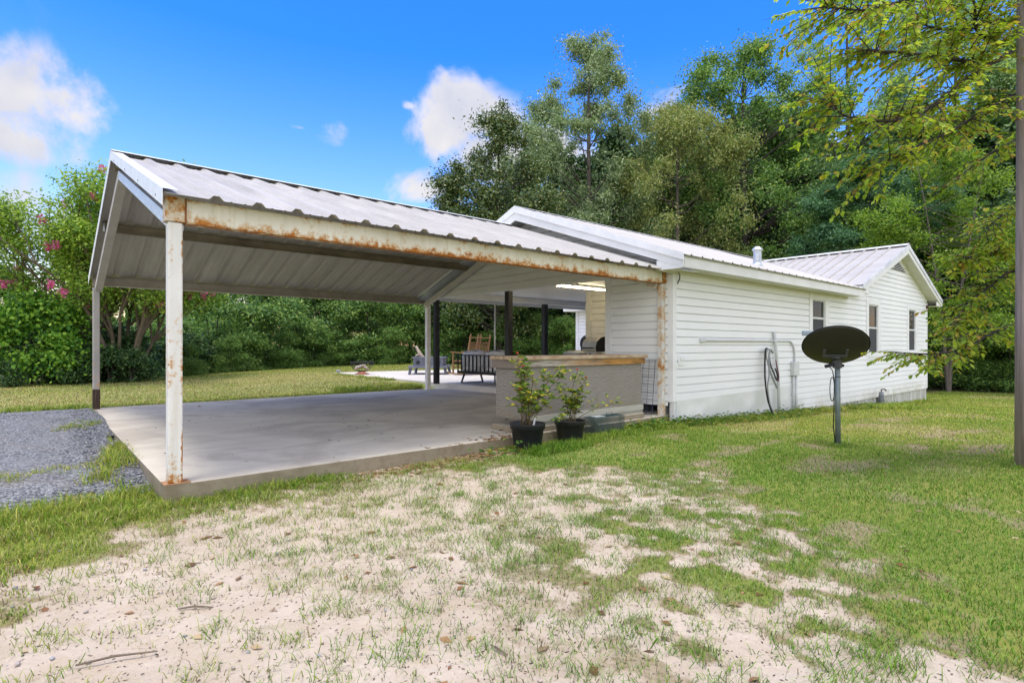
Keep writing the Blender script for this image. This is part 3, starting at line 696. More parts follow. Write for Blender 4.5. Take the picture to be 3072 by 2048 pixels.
# porch: ceiling, beam, black posts, thin steel pole, tube light
MB().box(7.63, 15.68, 6.3, 11.9, 2.50, 2.52).build('porch_ceiling', M_WHITE, hs_)
MB().box(7.63, 15.68, 11.08, 11.20, 2.36, 2.499).build('porch_beam', M_WHITE, hs_)
MB().box(7.30, 15.2, 12.08, 12.11, 2.36, 2.50).build('fascia', M_FASC, hs_)
M_BLK = simple('black_post_paint', (.018, .019, .024), (.028, .03, .038), 5, .5)
for (x, y, w_) in ((7.80, 12.0, .12), (7.70, 9.05, .125), (10.8, 11.15, .13)):
    MB().box(x-w_/2, x+w_/2, y-w_/2, y+w_/2, .25, 2.37).build('porch_post', M_BLK, hs_, bevel=.006)
MB().tube([(9.06, 11.2, .25), (9.06, 11.2, 2.37)], .022, 10).build('steel_pole', simple('pole_white', (.62, .64, .64), (.52, .52, .5), 5, .4, .3), hs_, smooth=True)
lt = MB().box(8.0, 9.95, 7.93, 8.0, 2.455, 2.499).build('ceiling_light', M_WHITE, hs_)
te = NT('lamp_glow'); te.b.inputs['Emission Color'].default_value = (1, .83, .50, 1); te.b.inputs['Emission Strength'].default_value = 16; te.base((.9, .9, .8))
MB().tube([(8.06, 7.965, 2.435), (8.92, 7.965, 2.435)], .017, 10).build('light_tube', te.m, lt, smooth=True)
MB().tube([(8.98, 7.965, 2.435), (9.88, 7.965, 2.435)], .017, 10).build('light_tube', te.m, lt, smooth=True)
# things screwed to the front wall
M_COND = simple('conduit_grey', (.60, .62, .63), (.50, .52, .53), 8, .45)
yc = YW-.045
cd = [(8.43, yc, 1.305), (9.9, yc, 1.312), (11.45, yc, 1.312)]+[(11.72+.27*math.sin(a), yc, 1.04+.27*math.cos(a)) for a in np.linspace(-.6, PI/2, 8)][1:]+[(11.99, yc, .90)]
cdo = MB().tube([(8.47, yc, 1.303), (11.55, yc, 1.312)]+[(11.72+.27*math.sin(a), yc, 1.042+.27*math.cos(a)) for a in np.linspace(0, PI/2, 8)]+[(11.99, yc, .89)], .017, 10).build('conduit', M_COND, hs_, smooth=True)
MB().box(8.36, 8.50, yc-.025, YW-.017, 1.275, 1.335).build('conduit_box', M_COND, cdo, bevel=.008)
bx = MB().box(11.85, 12.10, YW-.10, YW-.017, .60, .89).build('meter_box', M_COND, hs_, bevel=.008)
cb = MB(); cb.tube([(11.90, YW-.06, .60), (11.90, YW-.06, -.25)], .022, 10); cb.tube([(12.02, YW-.06, .60), (12.02, YW-.06, -.25)], .032, 10); cb.tube([(11.96, YW-.05, .60), (11.96, YW-.05, -.25)], .012, 8)
cb.build('conduit', M_COND, hs_, smooth=True)
ob = MB().box(7.735, 7.885, YW-.045, YW-.015, .905, 1.075).build('outlet_box', M_WHITE, hs_, bevel=.006)
MB().box(7.775, 7.87, YW-.062, YW-.0455, .985, 1.045).build('outlet_cover', M_WHITE, ob, bevel=.004)
MB().tube([(7.63, 4.98, 2.36), (7.68, 4.93, 2.37), (7.73, 4.93, 2.33), (7.74, 4.94, 2.27), (7.71, 4.96, 2.19)], .008, 6).build('wire', M_BLK, hs_, smooth=True)
MB().tube([(7.60, 6.25, 2.40), (7.59, 6.0, 2.405), (7.58, 5.75, 2.412)], .012, 6).build('wire', M_BLK, hs_, smooth=True)
MB().box(22.05, 22.17, 4.93, 4.965, 2.42, 2.52).build('flood_lamp', simple('rust_brown', (.09, .03, .02)), hs_)
# ================================================================ THINGS
def gz(x, y): return float(terrain(x, y))
# ---- weathered bar counter
t = NT('weathered_plywood'); o = t.obj()
def plywood(stretch):
    t = NT('weathered_plywood')
    mp = t.n('ShaderNodeMapping'); mp.inputs['Scale'].default_value = stretch; t.l(t.obj(), mp.inputs[0])
    w = t.n('ShaderNodeTexWave', wave_type='BANDS', bands_direction='Z'); w.inputs['Scale'].default_value = 5.5; w.inputs['Distortion'].default_value = 26
    w.inputs['Detail'].default_value = 1.5; w.inputs['Detail Scale'].default_value = .5; t.l(mp.outputs[0], w.inputs['Vector'])
    g = t.mix(.74, t.ramp(w.outputs['Fac'], [(.1, (.13, .115, .10)), (.45, (.26, .24, .215)), (.95, (.36, .34, .31))]), t.ramp(t.noise(14, 6, .75, stretch=(.6, .6, 3.2)), [(.25, (.19, .175, .155)), (.75, (.30, .28, .255))]))
    g = t.mix(t.ramp(t.noise(1.6, 5, .65), [(.4, 0.), (.7, .6)]), g, (.23, .20, .16))
    z = t.sep(t.obj())[2]
    wet = t.math('MULTIPLY', t.math('SUBTRACT', 1., t.math('MULTIPLY', z, 3.2), clamp=True), t.ramp(t.noise(3, 5, .7), [(.35, .2), (.65, .9)]))
    g = t.mix(wet, g, (.17, .15, .07))
    g = t.mix(t.ramp(t.noise(3.1, 2, .5), [(.70, 0.), (.76, .8)]), g, (.05, .045, .045))
    t.base(g).rough(.85, 0, .15).bump(w.outputs['Fac'], .06, .003); return t.m
PLY = plywood((1., 1., 2.1))
cw = [(.40, .22, .07), (.22, .15, .09), (.46, .42, .35)]
def oldwood(name, a, b, st, c3=None):
    t = NT(name); n = t.noise(5, 6, .7, stretch=st)
    c = t.ramp(n, [(.3, a), (.55, b), (.75, c3 or a)])
    t.base(c).rough(.8, 0, .15).bump(t.noise(18, 5, .7, stretch=st), .35, .004); return t.m
ct = empty('bar_counter', (5.9, 5.4, .117), 0, 'weathered grey plywood bar counter with a stained brown top at the slab edge', 'counter')
MB().box(4.62, 7.14, 5.17, 5.80, .117, .185).build('plinth', M_CONC, ct, bevel=.008)
c0 = MB(); c0.box(4.705, 7.10, 5.20, 5.222, .30, .955); c0.build('front_panel', PLY, ct)
MB().box(4.68, 4.704, 5.235, 5.76, .285, .94).build('end_panel', plywood((1, 1.7, 1.4)), ct)
MB().box(4.665, 4.7, 5.185, 5.232, .186, 1.04).build('corner_post', oldwood('dark_wood', (.10, .085, .07), (.17, .145, .12), (3, 3, .4)), ct)
MB().box(4.702, 7.13, 5.183, 5.199, .235, .32).build('base_board', oldwood('mossy_board', (.33, .32, .27), (.42, .41, .36), (.4, 3, 3), (.26, .28, .17)), ct, bevel=.003)
MB().box(4.702, 7.125, 5.196, 5.225, .186, .236).build('base_board', oldwood('mossy_board', (.27, .26, .21), (.36, .35, .30), (.4, 3, 3)), ct)
t = NT('stained_trim'); n = t.noise(2.2, 5, .7, stretch=(.5, 3, 3)); x = t.sep(t.obj())[0]
xx = t.math('ADD', t.math('MULTIPLY', t.math('ADD', x, .7), .9), t.math('MULTIPLY', t.math('SUBTRACT', n, .5), 1.5), clamp=True)
c = t.mix(xx, t.ramp(t.noise(9, 6, .7, stretch=(.4, 3, 3)), [(.35, (.19, .15, .11)), (.6, (.45, .42, .37))]), t.ramp(t.noise(6, 6, .7, stretch=(.5, 3, 3)), [(.3, (.14, .08, .035)), (.5, (.42, .21, .055)), (.7, (.50, .30, .11))]))
t.base(c).rough(.7, 0, .2); M_TRIMW = t.m
MB().box(4.66, 7.15, 5.165, 5.195, .945, 1.03).build('trim_board', M_TRIMW, ct, bevel=.004)
MB().box(4.635, 4.662, 5.20, 5.80, .925, 1.03).build('trim_board', oldwood('grey_trim', (.13, .105, .085), (.22, .19, .16), (3, .4, 3)), ct, bevel=.004)
MB().box(4.62, 7.19, 5.135, 5.83, 1.033, 1.082).build('counter_top', oldwood('top_wood', (.25, .14, .075), (.42, .33, .22), (1.2, 4, 4), (.50, .46, .38)), ct, bevel=.01)
# ---- potted roses
M_POT = simple('pot_black', (.012, .014, .017), (.022, .024, .027), 7, .45, 0, .15, 30)
M_SOIL = simple('soil', (.05, .035, .022), (.085, .06, .04), 30, .95, 0, .6, 60)
M_ROSE = leafmat('rose_leaf', [(.06, .14, .025), (.11, .21, .04), (.18, .28, .045), (.25, .33, .055), (.07, .16, .03), (.45, .40, .04)], .35)
M_YEL = leafmat('yellow_leaf', [(.55, .42, .03), (.62, .50, .05), (.45, .40, .06)], .4)
M_STEM = simple('stem', (.10, .06, .035), (.16, .13, .05), 20, .8)
M_HIP = simple('rose_hip', (.42, .035, .015), (.30, .06, .02), 30, .5)
def leafquads(P, A, N, L, Wd, fold=.25):
    """ovate leaves: base points P, axis A, normal N -> 6 vertex leaves as two quads each"""
    P = np.asarray(P, float); A = np.asarray(A, float); N = np.asarray(N, float); n = len(P)
    A = A/np.linalg.norm(A, axis=1, keepdims=True); S = np.cross(A, N); S /= np.linalg.norm(S, axis=1, keepdims=True)+1e-9
    N = np.cross(S, A); L = np.broadcast_to(L, (n,))[:, None]; Wd = np.broadcast_to(Wd, (n,))[:, None]
    mid = P+A*L*.45-N*L*.06
    V = np.stack([P, mid+S*Wd*.5+N*Wd*fold, mid, mid-S*Wd*.5+N*Wd*fold, P+A*L-N*L*.12], 1)
    i = 5*np.arange(n)[:, None]
    F = np.concatenate([i+np.array([[0, 1, 4, 2]]), i+np.array([[0, 2, 4, 3]])], 1).reshape(-1, 4)
    return V.reshape(-1, 3), F
def rose(name, x, y, rr, hgt, stems, label, seed, tagw=True):
    R = random.Random(seed); z0 = gz(x, y)-.015
    r = empty(name, (x, y, z0), 0, label, 'potted plant', 'potted roses beside the counter')
    p = MB().lathe([(0, 0), (rr*.74, 0), (rr*.78, .03), (rr*.93, hgt*.80), (rr*1.0, hgt*.81), (rr*1.02, hgt*.97), (rr*1.04, hgt), (rr*.97, hgt), (rr*.93, hgt*.86)], (x, y, z0), 36).build('pot', M_POT, r, smooth=True)
    so_ = MB().lathe([(0, hgt*.875), (rr*.5, hgt*.87), (rr*.94, hgt*.865)], (x, y, z0), 24); so_.build('soil', M_SOIL, r, smooth=True)
    sb = MB(); LP, LA, LN, LL = [], [], [], []; hips = []; YP = []
    for (px, py, d, rad, dens) in stems:
        tip = at(px, py, d); b = Vector((x+R.uniform(-.07, .07), y+R.uniform(-.07, .07), z0+hgt*.85))
        ctrl = b+(tip-b)*.5+Vector((R.uniform(-.06, .06), R.uniform(-.06, .06), .10))
        pts = []
        for k in range(11):
            q = k/10; pts.append(b*(1-q)**2+ctrl*2*q*(1-q)+tip*q*q+Vector((R.uniform(-.006, .006), R.uniform(-.006, .006), 0)))
        sb.tube(pts, [rad*(1-.6*k/10) for k in range(11)], 6)
        tw = [(pts, .25)]
        dens *= .62
        for k in range(int(3+5*dens)):
            i = R.randrange(3, 10); q = pts[i]; dr = Vector((R.uniform(-1, 1), R.uniform(-1, 1), R.uniform(.1, .9))).normalized()
            ln = R.uniform(.07, .17); tp = [q, q+dr*ln*.5+Vector((0, 0, .01)), q+dr*ln]
            sb.tube(tp, [rad*.45, rad*.35, rad*.2], 5); tw.append((tp, 0.))
        for tp, s0 in tw:
            m = int((10 if s0 else 7)*dens)
            for k in range(m):
                q = s0+(1-s0)*R.random()**.7; f = q*(len(tp)-1); i = min(int(f), len(tp)-2); p0 = tp[i].lerp(tp[i+1], f-i)
                dr = Vector((R.uniform(-1, 1), R.uniform(-1, 1), R.uniform(-.3, .6))).normalized(); pl = p0+dr*.035
                for s in (-1, 0, 1):      # three leaflets
                    sd = dr.cross(Vector((0, 0, 1))).normalized()*s*.7+dr*(1 if s == 0 else .45)
                    if R.random() < .07: YP.append((p0+dr*.03, sd, Vector((R.uniform(-.5, .5), R.uniform(-.5, .5), 1)))); continue
                    LP.append(pl if s == 0 else p0+dr*.022); LA.append(sd); LN.append((R.uniform(-.6, .6), R.uniform(-.6, .6), 1)); LL.append(R.uniform(.036, .066))
        if dens > .55:
            for k in range(2): hips.append((pts[-1] if k == 0 else tw[-1][0][-1])+Vector((R.uniform(-.02, .02), R.uniform(-.02, .02), .01)))
    sb.build('stems', M_STEM, r, smooth=True)
    LL = np.array(LL); V, F = leafquads(LP, LA, LN, LL, LL*.72); npmesh('leaves', V, F, M_ROSE, r)
    yl = np.array([R.uniform(.04, .065) for _ in YP]); V, F = leafquads([q[0] for q in YP], [q[1] for q in YP], [q[2] for q in YP], yl, yl*.75); npmesh('yellow_leaves', V, F, M_YEL, r)
    for h in hips[:4]:
        hb = MB(); hb.lathe([(0, -.012), (.011, -.006), (.014, .004), (.009, .014), (0, .018)], h, 8); hb.build('rose_hip', M_HIP, r, smooth=True)
    if tagw:
        b = Vector((x+.02, y-.06, z0+hgt*.86)); MB().add([b, b+Vector((.03, 0, .005)), b+Vector((.075, .02, .10)), b+Vector((.05, .02, .115))], [(0, 1, 2, 3)]).build('plant_tag', simple('tag_white', (.75, .75, .72)), r, solid=.002)
    return r
rose('potted_rose', 4.40, 4.83, .205, .325, [(1570, 1100, 6.4, .009, 1.5), (1555, 1062, 6.5, .007, 1.3), (1600, 1120, 6.3, .007, .9), (1650, 1135, 6.35, .006, 1.3), (1690, 1125, 6.5, .005, 1.1), (1705, 1160, 6.4, .005, .9), (1525, 1190, 6.2, .004, .6), (1545, 1165, 6.2, .005, .8), (1680, 1100, 6.4, .005, .7), (1620, 1185, 6.1, .005, 1.), (1568, 1065, 6.7, .008, .9), (1650, 1210, 6.2, .004, .8), (1575, 1190, 6.2, .005, .9)],
     'tall straggly rose in a black pot, nearest the slab corner with a white tag', 5)
rose('potted_rose', 5.16, 4.87, .195, .285, [(1735, 1110, 7.0, .007, 1.2), (1760, 1135, 7.1, .006, 1.0), (1740, 1160, 7.0, .006, 1.2), (1700, 1210, 6.9, .005, .8), (1850, 1210, 6.9, .004, .5), (1790, 1160, 7.1, .003, .25), (1800, 1190, 7.0, .003, .2), (1730, 1190, 6.9, .006, 1.), (1690, 1180, 7.1, .005, .8), (1785, 1215, 7.0, .003, .2), (1668, 1260, 6.75, .003, .9)],
     'shorter bushy rose in a black pot, between the taller rose and the wire trap', 9, False)
# ---- wire trap
tr_ = empty('animal_trap', (6.0, 5.0, gz(6, 5)), .0, 'green wire box trap with a grey metal plate in the grass by the counter', 'trap')
M_WIRE = simple('wire_green', (.05, .10, .10), (.10, .15, .15), 30, .5, .4)
def wirepanel(mb, o, ux, uy, nx_, ny, r=.0024):
    o, ux, uy = Vector(o), Vector(ux), Vector(uy)
    for i in range(nx_+1): mb.tube([o+ux*(i/nx_), o+ux*(i/nx_)+uy], r, 4, False)
    for j in range(ny+1): mb.tube([o+uy*(j/ny), o+uy*(j/ny)+ux], r, 4, False)
zt_ = gz(6, 5)+.005; cg = MB(); X0, X1, Y0, Y1, Hc = 5.66, 6.30, 4.90, 5.08, .24
wirepanel(cg, (X0, Y0, zt_), (X1-X0, 0, 0), (0, 0, Hc), 26, 10); wirepanel(cg, (X0, Y1, zt_), (X1-X0, 0, 0), (0, 0, Hc), 26, 10)
wirepanel(cg, (X0, Y0, zt_+Hc), (X1-X0, 0, 0), (0, Y1-Y0, 0), 26, 8); wirepanel(cg, (X1, Y0, zt_), (0, Y1-Y0, 0), (0, 0, Hc), 8, 10); wirepanel(cg, (X0, Y0, zt_), (0, Y1-Y0, 0), (0, 0, Hc), 8, 10)
for a, b in (((X0, Y0), (X1, Y0)), ((X0, Y1), (X1, Y1))): cg.tube([(a[0], a[1], zt_+Hc), (b[0], b[1], zt_+Hc)], .0035, 5); cg.tube([(a[0], a[1], zt_), (b[0], b[1], zt_)], .0035, 5)
cg.build('cage', M_WIRE, tr_)
MB().add([(X0+.02, Y0+.012, zt_+.23), (X0+.02, Y1-.012, zt_+.23), (X0+.20, Y1-.012, zt_+.05), (X0+.20, Y0+.012, zt_+.05)], [(0, 1, 2, 3)]).build('door_plate', M_GALV, tr_, solid=.002)
MB().box(X0+.08, X0+.27, Y0+.04, Y1-.04, zt_+Hc+.003, zt_+Hc+.010).build('top_plate', simple('plate_pale', (.55, .60, .62), (.62, .66, .68), 5, .4, .4), tr_)
hd = MB(); hd.tube([(6.02, 4.99, zt_+Hc), (6.02, 4.99, zt_+Hc+.04), (6.14, 4.99, zt_+Hc+.04), (6.14, 4.99, zt_+Hc)], .004, 6); hd.build('handle', M_WIRE, tr_)
# ---- wire panel against the end wall
wp_ = MB(); wirepanel(wp_, (7.46, 5.26, .125), (.09, 0, .87), (0, .34, 0), 18, 3, .0028)
wp_.tube([(7.46, 5.26, .125), (7.55, 5.26, .995)], .005, 5); wp_.tube([(7.46, 5.60, .125), (7.55, 5.60, .995)], .005, 5)
tag(wp_.build('wire_panel', simple('wire_blue', (.03, .04, .10), (.05, .06, .13), 20, .4, .3)), 'dark blue wire panel leaning on the house wall behind the counter', 'wire panel')
# ---- satellite dish
db = Vector((7.55, 2.60, gz(7.55, 2.6)-.02)); d0 = 6.9
db = at(2514, 1362, 6.92); db.z = gz(db.x, db.y)-.03
ds = empty('satellite_dish', db, 0, 'dark oval satellite dish on a grey pole in the grass before the house', 'satellite dish')
top_z = at(2512, 1070, 6.92).z
MB().tube([db, (db.x-.008, db.y+.004, top_z)], .031, 16).build('pole', simple('pole_grey', (.15, .19, .19), (.23, .27, .27), 9, .4, .4, .05), ds, smooth=True)
for z in (.62, .43): MB().lathe([(.031, -.006), (.035, -.004), (.035, .004), (.031, .006)], (db.x-.005, db.y+.002, db.z+z+.45), 14).build('cable_tie', M_BLK, ds)
nrm = Vector((CS*.25+CC*.60, -CC*.25+CS*.60, .70)).normalized()
cen = at(2506, 1035, 6.80)
zax = Vector((0, 0, 1)); ex = nrm.cross(zax).normalized(); ey = ex.cross(nrm).normalized()
rot = math.radians(0); ex, ey = ex*math.cos(rot)+ey*math.sin(rot), ey*math.cos(rot)-ex*math.sin(rot)
dm = MB(); rings = 12; seg = 56; A_, B_ = .362, .335; vs = [cen-nrm*.075]
for i in range(1, rings+1):
    q = i/rings
    for k in range(seg):
        a = 2*PI*k/seg; vs.append(cen+ex*(A_*q*math.cos(a))+ey*(B_*q*math.sin(a))-nrm*(.075*(1-q*q)))
fs = [(0, 1+k, 1+(k+1) % seg) for k in range(seg)]
for i in range(rings-1): fs += [(1+i*seg+k, 1+(i+1)*seg+k, 1+(i+1)*seg+(k+1) % seg, 1+i*seg+(k+1) % seg) for k in range(seg)]
dm.add(vs, fs)
M_DISH = simple('dish_dark', (.020, .019, .015), (.028, .026, .019), 2, .42, 0, 0, 20, None, .4)
dm.build('dish', M_DISH, ds, smooth=True, solid=.004)
rim = MB(); rim.tube([cen+ex*(A_*math.cos(a))+ey*(B_*math.sin(a)) for a in np.linspace(0, 2*PI, 57)], .006, 6, False); rim.build('rim', simple('rim_dark', (.015, .016, .02)), ds, smooth=True)
pt = Vector((db.x-.008, db.y+.004, top_z)); bk = cen-nrm*.07-ey*.12
br = MB(); br.bar(pt+Vector((0, 0, -.14)), pt+Vector((0, 0, .035)), .085, .085); br.bar(pt, bk, .10, .06); br.bar(bk-ex*.13, bk+ex*.13, .05, .025, nrm); br.bar(bk-ex*.12-ey*.02, bk-ex*.12+ey*.12, .03, .02, nrm); br.bar(bk+ex*.12, bk+ex*.12+ey*.12, .03, .02, nrm)
br.build('bracket', simple('bracket_dark', (.055, .058, .064), (.085, .085, .09)), ds, bevel=.005)
r_ = Vector((CS, -CC, 0))
MB().tube([pt-r_*.04+Vector((0, 0, -.09)), pt-r_*.15+Vector((0, 0, -.12))], .022, 8).build('bolt', M_BLK, ds); MB().tube([pt+r_*.03+Vector((0, 0, -.10)), pt+r_*.075+Vector((0, 0, -.11))], .018, 8).build('bolt', M_BLK, ds)
lw = cen-ey*B_-nrm*.02; lnb = cen+nrm*.50-ey*.02+Vector((0, 0, .02)); lnb = at(2424, 999, 7.20)
arm = MB(); arm.tube([bk, lw, lw+(lnb-lw)*.5, lnb], .014, 8); arm.build('feed_arm', M_BLK, ds, smooth=True)
f2_ = MB(); f2_.bar(lnb-r_*.07, lnb+r_*.07, .06, .065); f2_.build('feed_horn', simple('lnb_grey', (.28, .34, .38), (.34, .40, .44)), ds, bevel=.012)
cbp = [pt-r_*.10+Vector((0, 0, -.12)), pt-r_*.06+Vector((0, 0, -.17)), pt-r_*.038+Vector((0, 0, -.30)), pt-r_*.042+Vector((0, 0, -.6)), pt-r_*.05+Vector((.0, 0, -.85)), db-r_*.06+Vector((0, 0, .28)), db-r_*.03+Vector((0, 0, 0.02))]
cbm = MB(); cbm.tube(cbp, .006, 6)
cl = pt-r_*.065+Vector((0, 0, -.40)); cbm.tube([cl+r_*(.028*math.cos(a))+Vector((0, 0, .15*math.sin(a))) for a in np.linspace(0, 2*PI, 21)], .005, 6, False)
cbm.build('cable', M_BLK, ds, smooth=True)
# ---- utility pole
ub = at(3094, 1432, 5.65); ub.z = gz(ub.x, ub.y)-.05
up_ = empty('utility_pole', ub, 0, 'grey brown wooden utility pole at the right edge of the yard', 'utility pole')
t = NT('pole_wood'); c = t.ramp(t.noise(4, 6, .7, stretch=(5, 5, .25)), [(.3, (.17, .13, .115)), (.5, (.28, .225, .205)), (.72, (.40, .355, .335))])
t.base(c).rough(.9).bump(t.noise(9, 6, .75, stretch=(6, 6, .2)), .6, .01)
MB().tube([ub+Vector((0, 0, z)) for z in (0, 1.5, 3, 5, 9)], [.130, .124, .117, .110, .098], 20).build('pole_shaft', t.m, up_, smooth=True)
MB().lathe([(.121, -.01), (.126, -.008), (.126, .008), (.121, .01)], (ub.x, ub.y, 3.53), 20).build('band', simple('band_red', (.25, .06, .04)), up_)
# ---- sofa (its back to us, along the patio edge)
sf0 = empty('patio_sofa', (8.75, 11.02, .25), 0, 'black metal slatted patio sofa with grey cushions, seen from behind', 'sofa')
M_SF = simple('sofa_frame', (.012, .013, .017), (.02, .021, .026), 5, .4)
M_CU = simple('cushion_grey', (.50, .485, .47), (.60, .585, .57), 3.5, .95, 0, .4, 120)
ya, yb, xb = 10.02, 11.98, 8.42
fr = MB(); fr.box(xb, xb+.035, ya, yb, .965, .99); fr.box(xb, xb+.035, ya, yb, .50, .575); fr.box(xb+.035, 9.2, ya, ya+.04, .50, .56); fr.box(xb+.035, 9.2, yb-.04, yb, .50, .56); fr.box(9.165, 9.2, ya+.04, yb-.04, .50, .56)
fr.build('frame', M_SF, sf0, bevel=.003)
N_ = 13
for k in range(N_):
    y = ya+.02+(yb-ya-.04)*k/(N_-1); MB().box(xb+.006, xb+.028, y-.015, y+.015, .5755, .9645).build('back_slat', M_SF, sf0)
for y in (ya+.15, yb-.17):
    lg = MB(); lg.bar((xb+.13, y, .52), (xb+.02, y, .262), .045, .03); lg.bar((9.05, y, .52), (9.14, y, .262), .045, .03); lg.bar((xb+.02, y, .262), (9.14, y, .262), .03, .022)
    lg.build('sled_leg', M_SF, sf0)
def cushion(x0, x1, y0, y1, z0, z1, puff=.05, lean=0.):
    mb = MB(); n = 8; vs = []
    cx, cy, cz = (x0+x1)/2, (y0+y1)/2, (z0+z1)/2; hx, hy, hz = (x1-x0)/2, (y1-y0)/2, (z1-z0)/2
    fs = []; idx = {}
    def vert(a, b, c):
        k = (a, b, c)
        if k not in idx:
            p = Vector((2*a/n-1, 2*b/n-1, 2*c/n-1)); s = [math.copysign(abs(v)**.8, v) for v in p]
            e = 1-.10*(p.y**4)*(p.z**4); q = 1+puff*6*(1-p.y**2)*(1-p.z**2)
            w = .02*math.sin(7*p.y+3*p.z)+.015*math.sin(11*p.z+5*p.x)
            zz = cz+hz*p.z*e*(1+.06*math.sin(3*p.y+2)); vs.append((cx+hx*p.x*q*(1 if abs(p.y) < 1 and abs(p.z) < 1 else .55)+lean*(zz-z0), cy+hy*p.y*e+w*.3, zz+w*.6)); idx[k] = len(vs)-1
        return idx[k]
    for a in range(n):
        for b in range(n):
            for s in (0, n):
                fs.append((vert(s, a, b), vert(s, a+1, b), vert(s, a+1, b+1), vert(s, a, b+1))); fs.append((vert(a, s, b), vert(a+1, s, b), vert(a+1, s, b+1), vert(a, s, b+1))); fs.append((vert(a, b, s), vert(a+1, b, s), vert(a+1, b+1, s), vert(a, b+1, s)))
    return mb.add(vs, fs)
for k in range(2):
    y0 = ya+.05+k*.945; cushion(xb+.05, xb+.26, y0, y0+.91, .66, 1.085, .05, .12).build('back_cushion', M_CU, sf0, smooth=True)
    cushion(xb+.05, 9.2, y0, y0+.92, .565, .70, .01).build('seat_cushion', M_CU, sf0, smooth=True)
cushion(xb+.30, xb+.42, ya+.55, ya+1.0, .74, 1.10, .05, .15).build('throw_pillow', simple('pillow_dark', (.05, .05, .055), (.07, .07, .075)), sf0, smooth=True)
# ---- rocking chairs
M_RW = oldwood('rocker_wood', (.15, .08, .04), (.25, .145, .075), (4, 4, .8), (.31, .185, .10))
def rocker(loc, rz, label):
    r = empty('rocking_chair', loc, rz, label, 'rocking chair', 'rocking chairs on the patio')
    S = 1.12
    def bar(name, a, b, w, h): return MB().bar(Vector(a)*S, Vector(b)*S, w*S, h*S).build(name, M_RW, r, local=True, bevel=.004)
    b = MB()
    for s in (-1, 1):
        pts = [Vector((s*.25, y, .035+.16*((y-.02)/.55)**2*.45))*S for y in np.linspace(-.52, .48, 9)]
        rb = MB()
        for p, q in zip(pts, pts[1:]): rb.bar(p, q+(q-p)*.05, .035*S, .04*S)
        rb.build('rocker', M_RW, r, local=True)
        bar('leg', (s*.25, .22, .06), (s*.25, .22, .66), .04, .045)
        bar('back_post', (s*.25, -.22, .06), (s*.235, -.44, 1.16), .045, .04)
        bar('arm', (s*.27, -.30, .64), (s*.27, .30, .68), .08, .022)
        bar('stretcher', (s*.25, -.2, .22), (s*.25, .22, .22), .025, .025)
        fin = MB().lathe([(0, 0), (.022, .0), (.026, .03), (.0, .06)], Vector((s*.235, -.443, 1.16))*S, 8); fin.build('finial', M_RW, r, local=True, smooth=True)
    bar('front_rung', (-.25, .22, .24), (.25, .22, .24), .025, .025); bar('front_rung', (-.25, .22, .34), (.25, .22, .34), .025, .025)
    bar('top_rail', (-.235, -.43, 1.10), (.235, -.43, 1.10), .11, .025) ; bar('back_rail', (-.24, -.40, .96), (.24, -.40, .96), .06, .022); bar('back_rail', (-.24, -.275, .50), (.24, -.275, .50), .06, .022)
    for k in range(7): bar('back_slat', (-.19+.0633*k, -.285, .52), (-.19+.0633*k, -.398, .95), .028, .012)
    MB().box(-.26*S, .26*S, -.25*S, .25*S, .40*S, .43*S).build('seat', M_RW, r, local=True, bevel=.006)
    return r
rk = at(1393, 1123, 18.6); rocker((rk.x, rk.y, .25), math.radians(14), 'brown slatted wooden rocking chair nearer the fire pit, arm and rockers showing')
rk2 = at(1424, 1123, 19.3); rocker((rk2.x, rk2.y, .25), math.radians(4), 'second brown slatted rocking chair, half behind the sofa cushions')
# ---- fire pit, driftwood log, wire fire bowl, solar lamp
fpc = Vector((10.42, 16.42, .25)); fp = empty('fire_pit', fpc, math.atan2(-CC, CS), 'square blue grey metal fire pit with star cut-outs on splayed legs', 'fire pit')
M_FP = simple('firepit_grey', (.115, .125, .165), (.16, .17, .21), 5, .5, .2, .05, 30)
b = MB(); h = .50
b.box(-h, h, -h, -h+.02, .29, .545); b.box(-h, h, h-.02, h, .29, .545); b.box(-h, -h+.02, -h+.02, h-.02, .29, .545); b.box(h-.02, h, -h+.02, h-.02, .29, .545); b.box(-h+.02, h-.02, -h+.02, h-.02, .29, .31)
b.build('box', M_FP, fp, local=True)
rm = MB(); g_ = .54
for a in ((-g_, g_, -g_, -h+.03), (-g_, g_, h-.03, g_), (-g_, -h+.03, -h+.03, h-.03), (h-.03, g_, -h+.03, h-.03)): rm.box(*a, .5455, .585)
rm.build('rim', M_FP, fp, local=True, bevel=.008)
sh = MB().box(-.655, .655, -.655, .655, .225, .289); sh.build('shelf', M_FP, fp, local=True, bevel=.01)
for sx in (-1, 1):
    for sy in (-1, 1): MB().bar((sx*.57, sy*.57, .225), (sx*.61, sy*.61, .0), .075, .06).build('leg', M_FP, fp, local=True)
for x in (-.34, 0, .34):
    st = MB(); pts = [(x+(.105 if k % 2 == 0 else .045)*math.sin(PI*k/5), .41+(.105 if k % 2 == 0 else .045)*math.cos(PI*k/5)) for k in range(10)]
    st.prism(pts, 1, -h-.004, -h-.0005); st.build('star_shade_plate', simple('cutout_shade', (.015, .018, .014)), fp, local=True)  # dark star plates, shade inside the cut-outs put into their colour
dl = MB(); q0 = at(1276, 1080, 18.9)
dl.tube([q0+Vector((.1, 0, -.1)), q0, at(1262, 1064, 18.8), at(1255, 1052, 18.75), at(1250, 1042, 18.7), at(1247, 1038, 18.7)], [.05, .055, .062, .052, .040, .026], 9)
dl.tube([at(1262, 1064, 18.8), at(1252, 1064, 18.7), at(1246, 1067, 18.65)], [.035, .028, .014], 7)
tag(dl.build('driftwood', oldwood('driftwood', (.36, .30, .235), (.48, .41, .34), (3, 3, 3), (.25, .20, .155)), smooth=True), 'pale curved driftwood log sticking out of the fire pit', 'log')
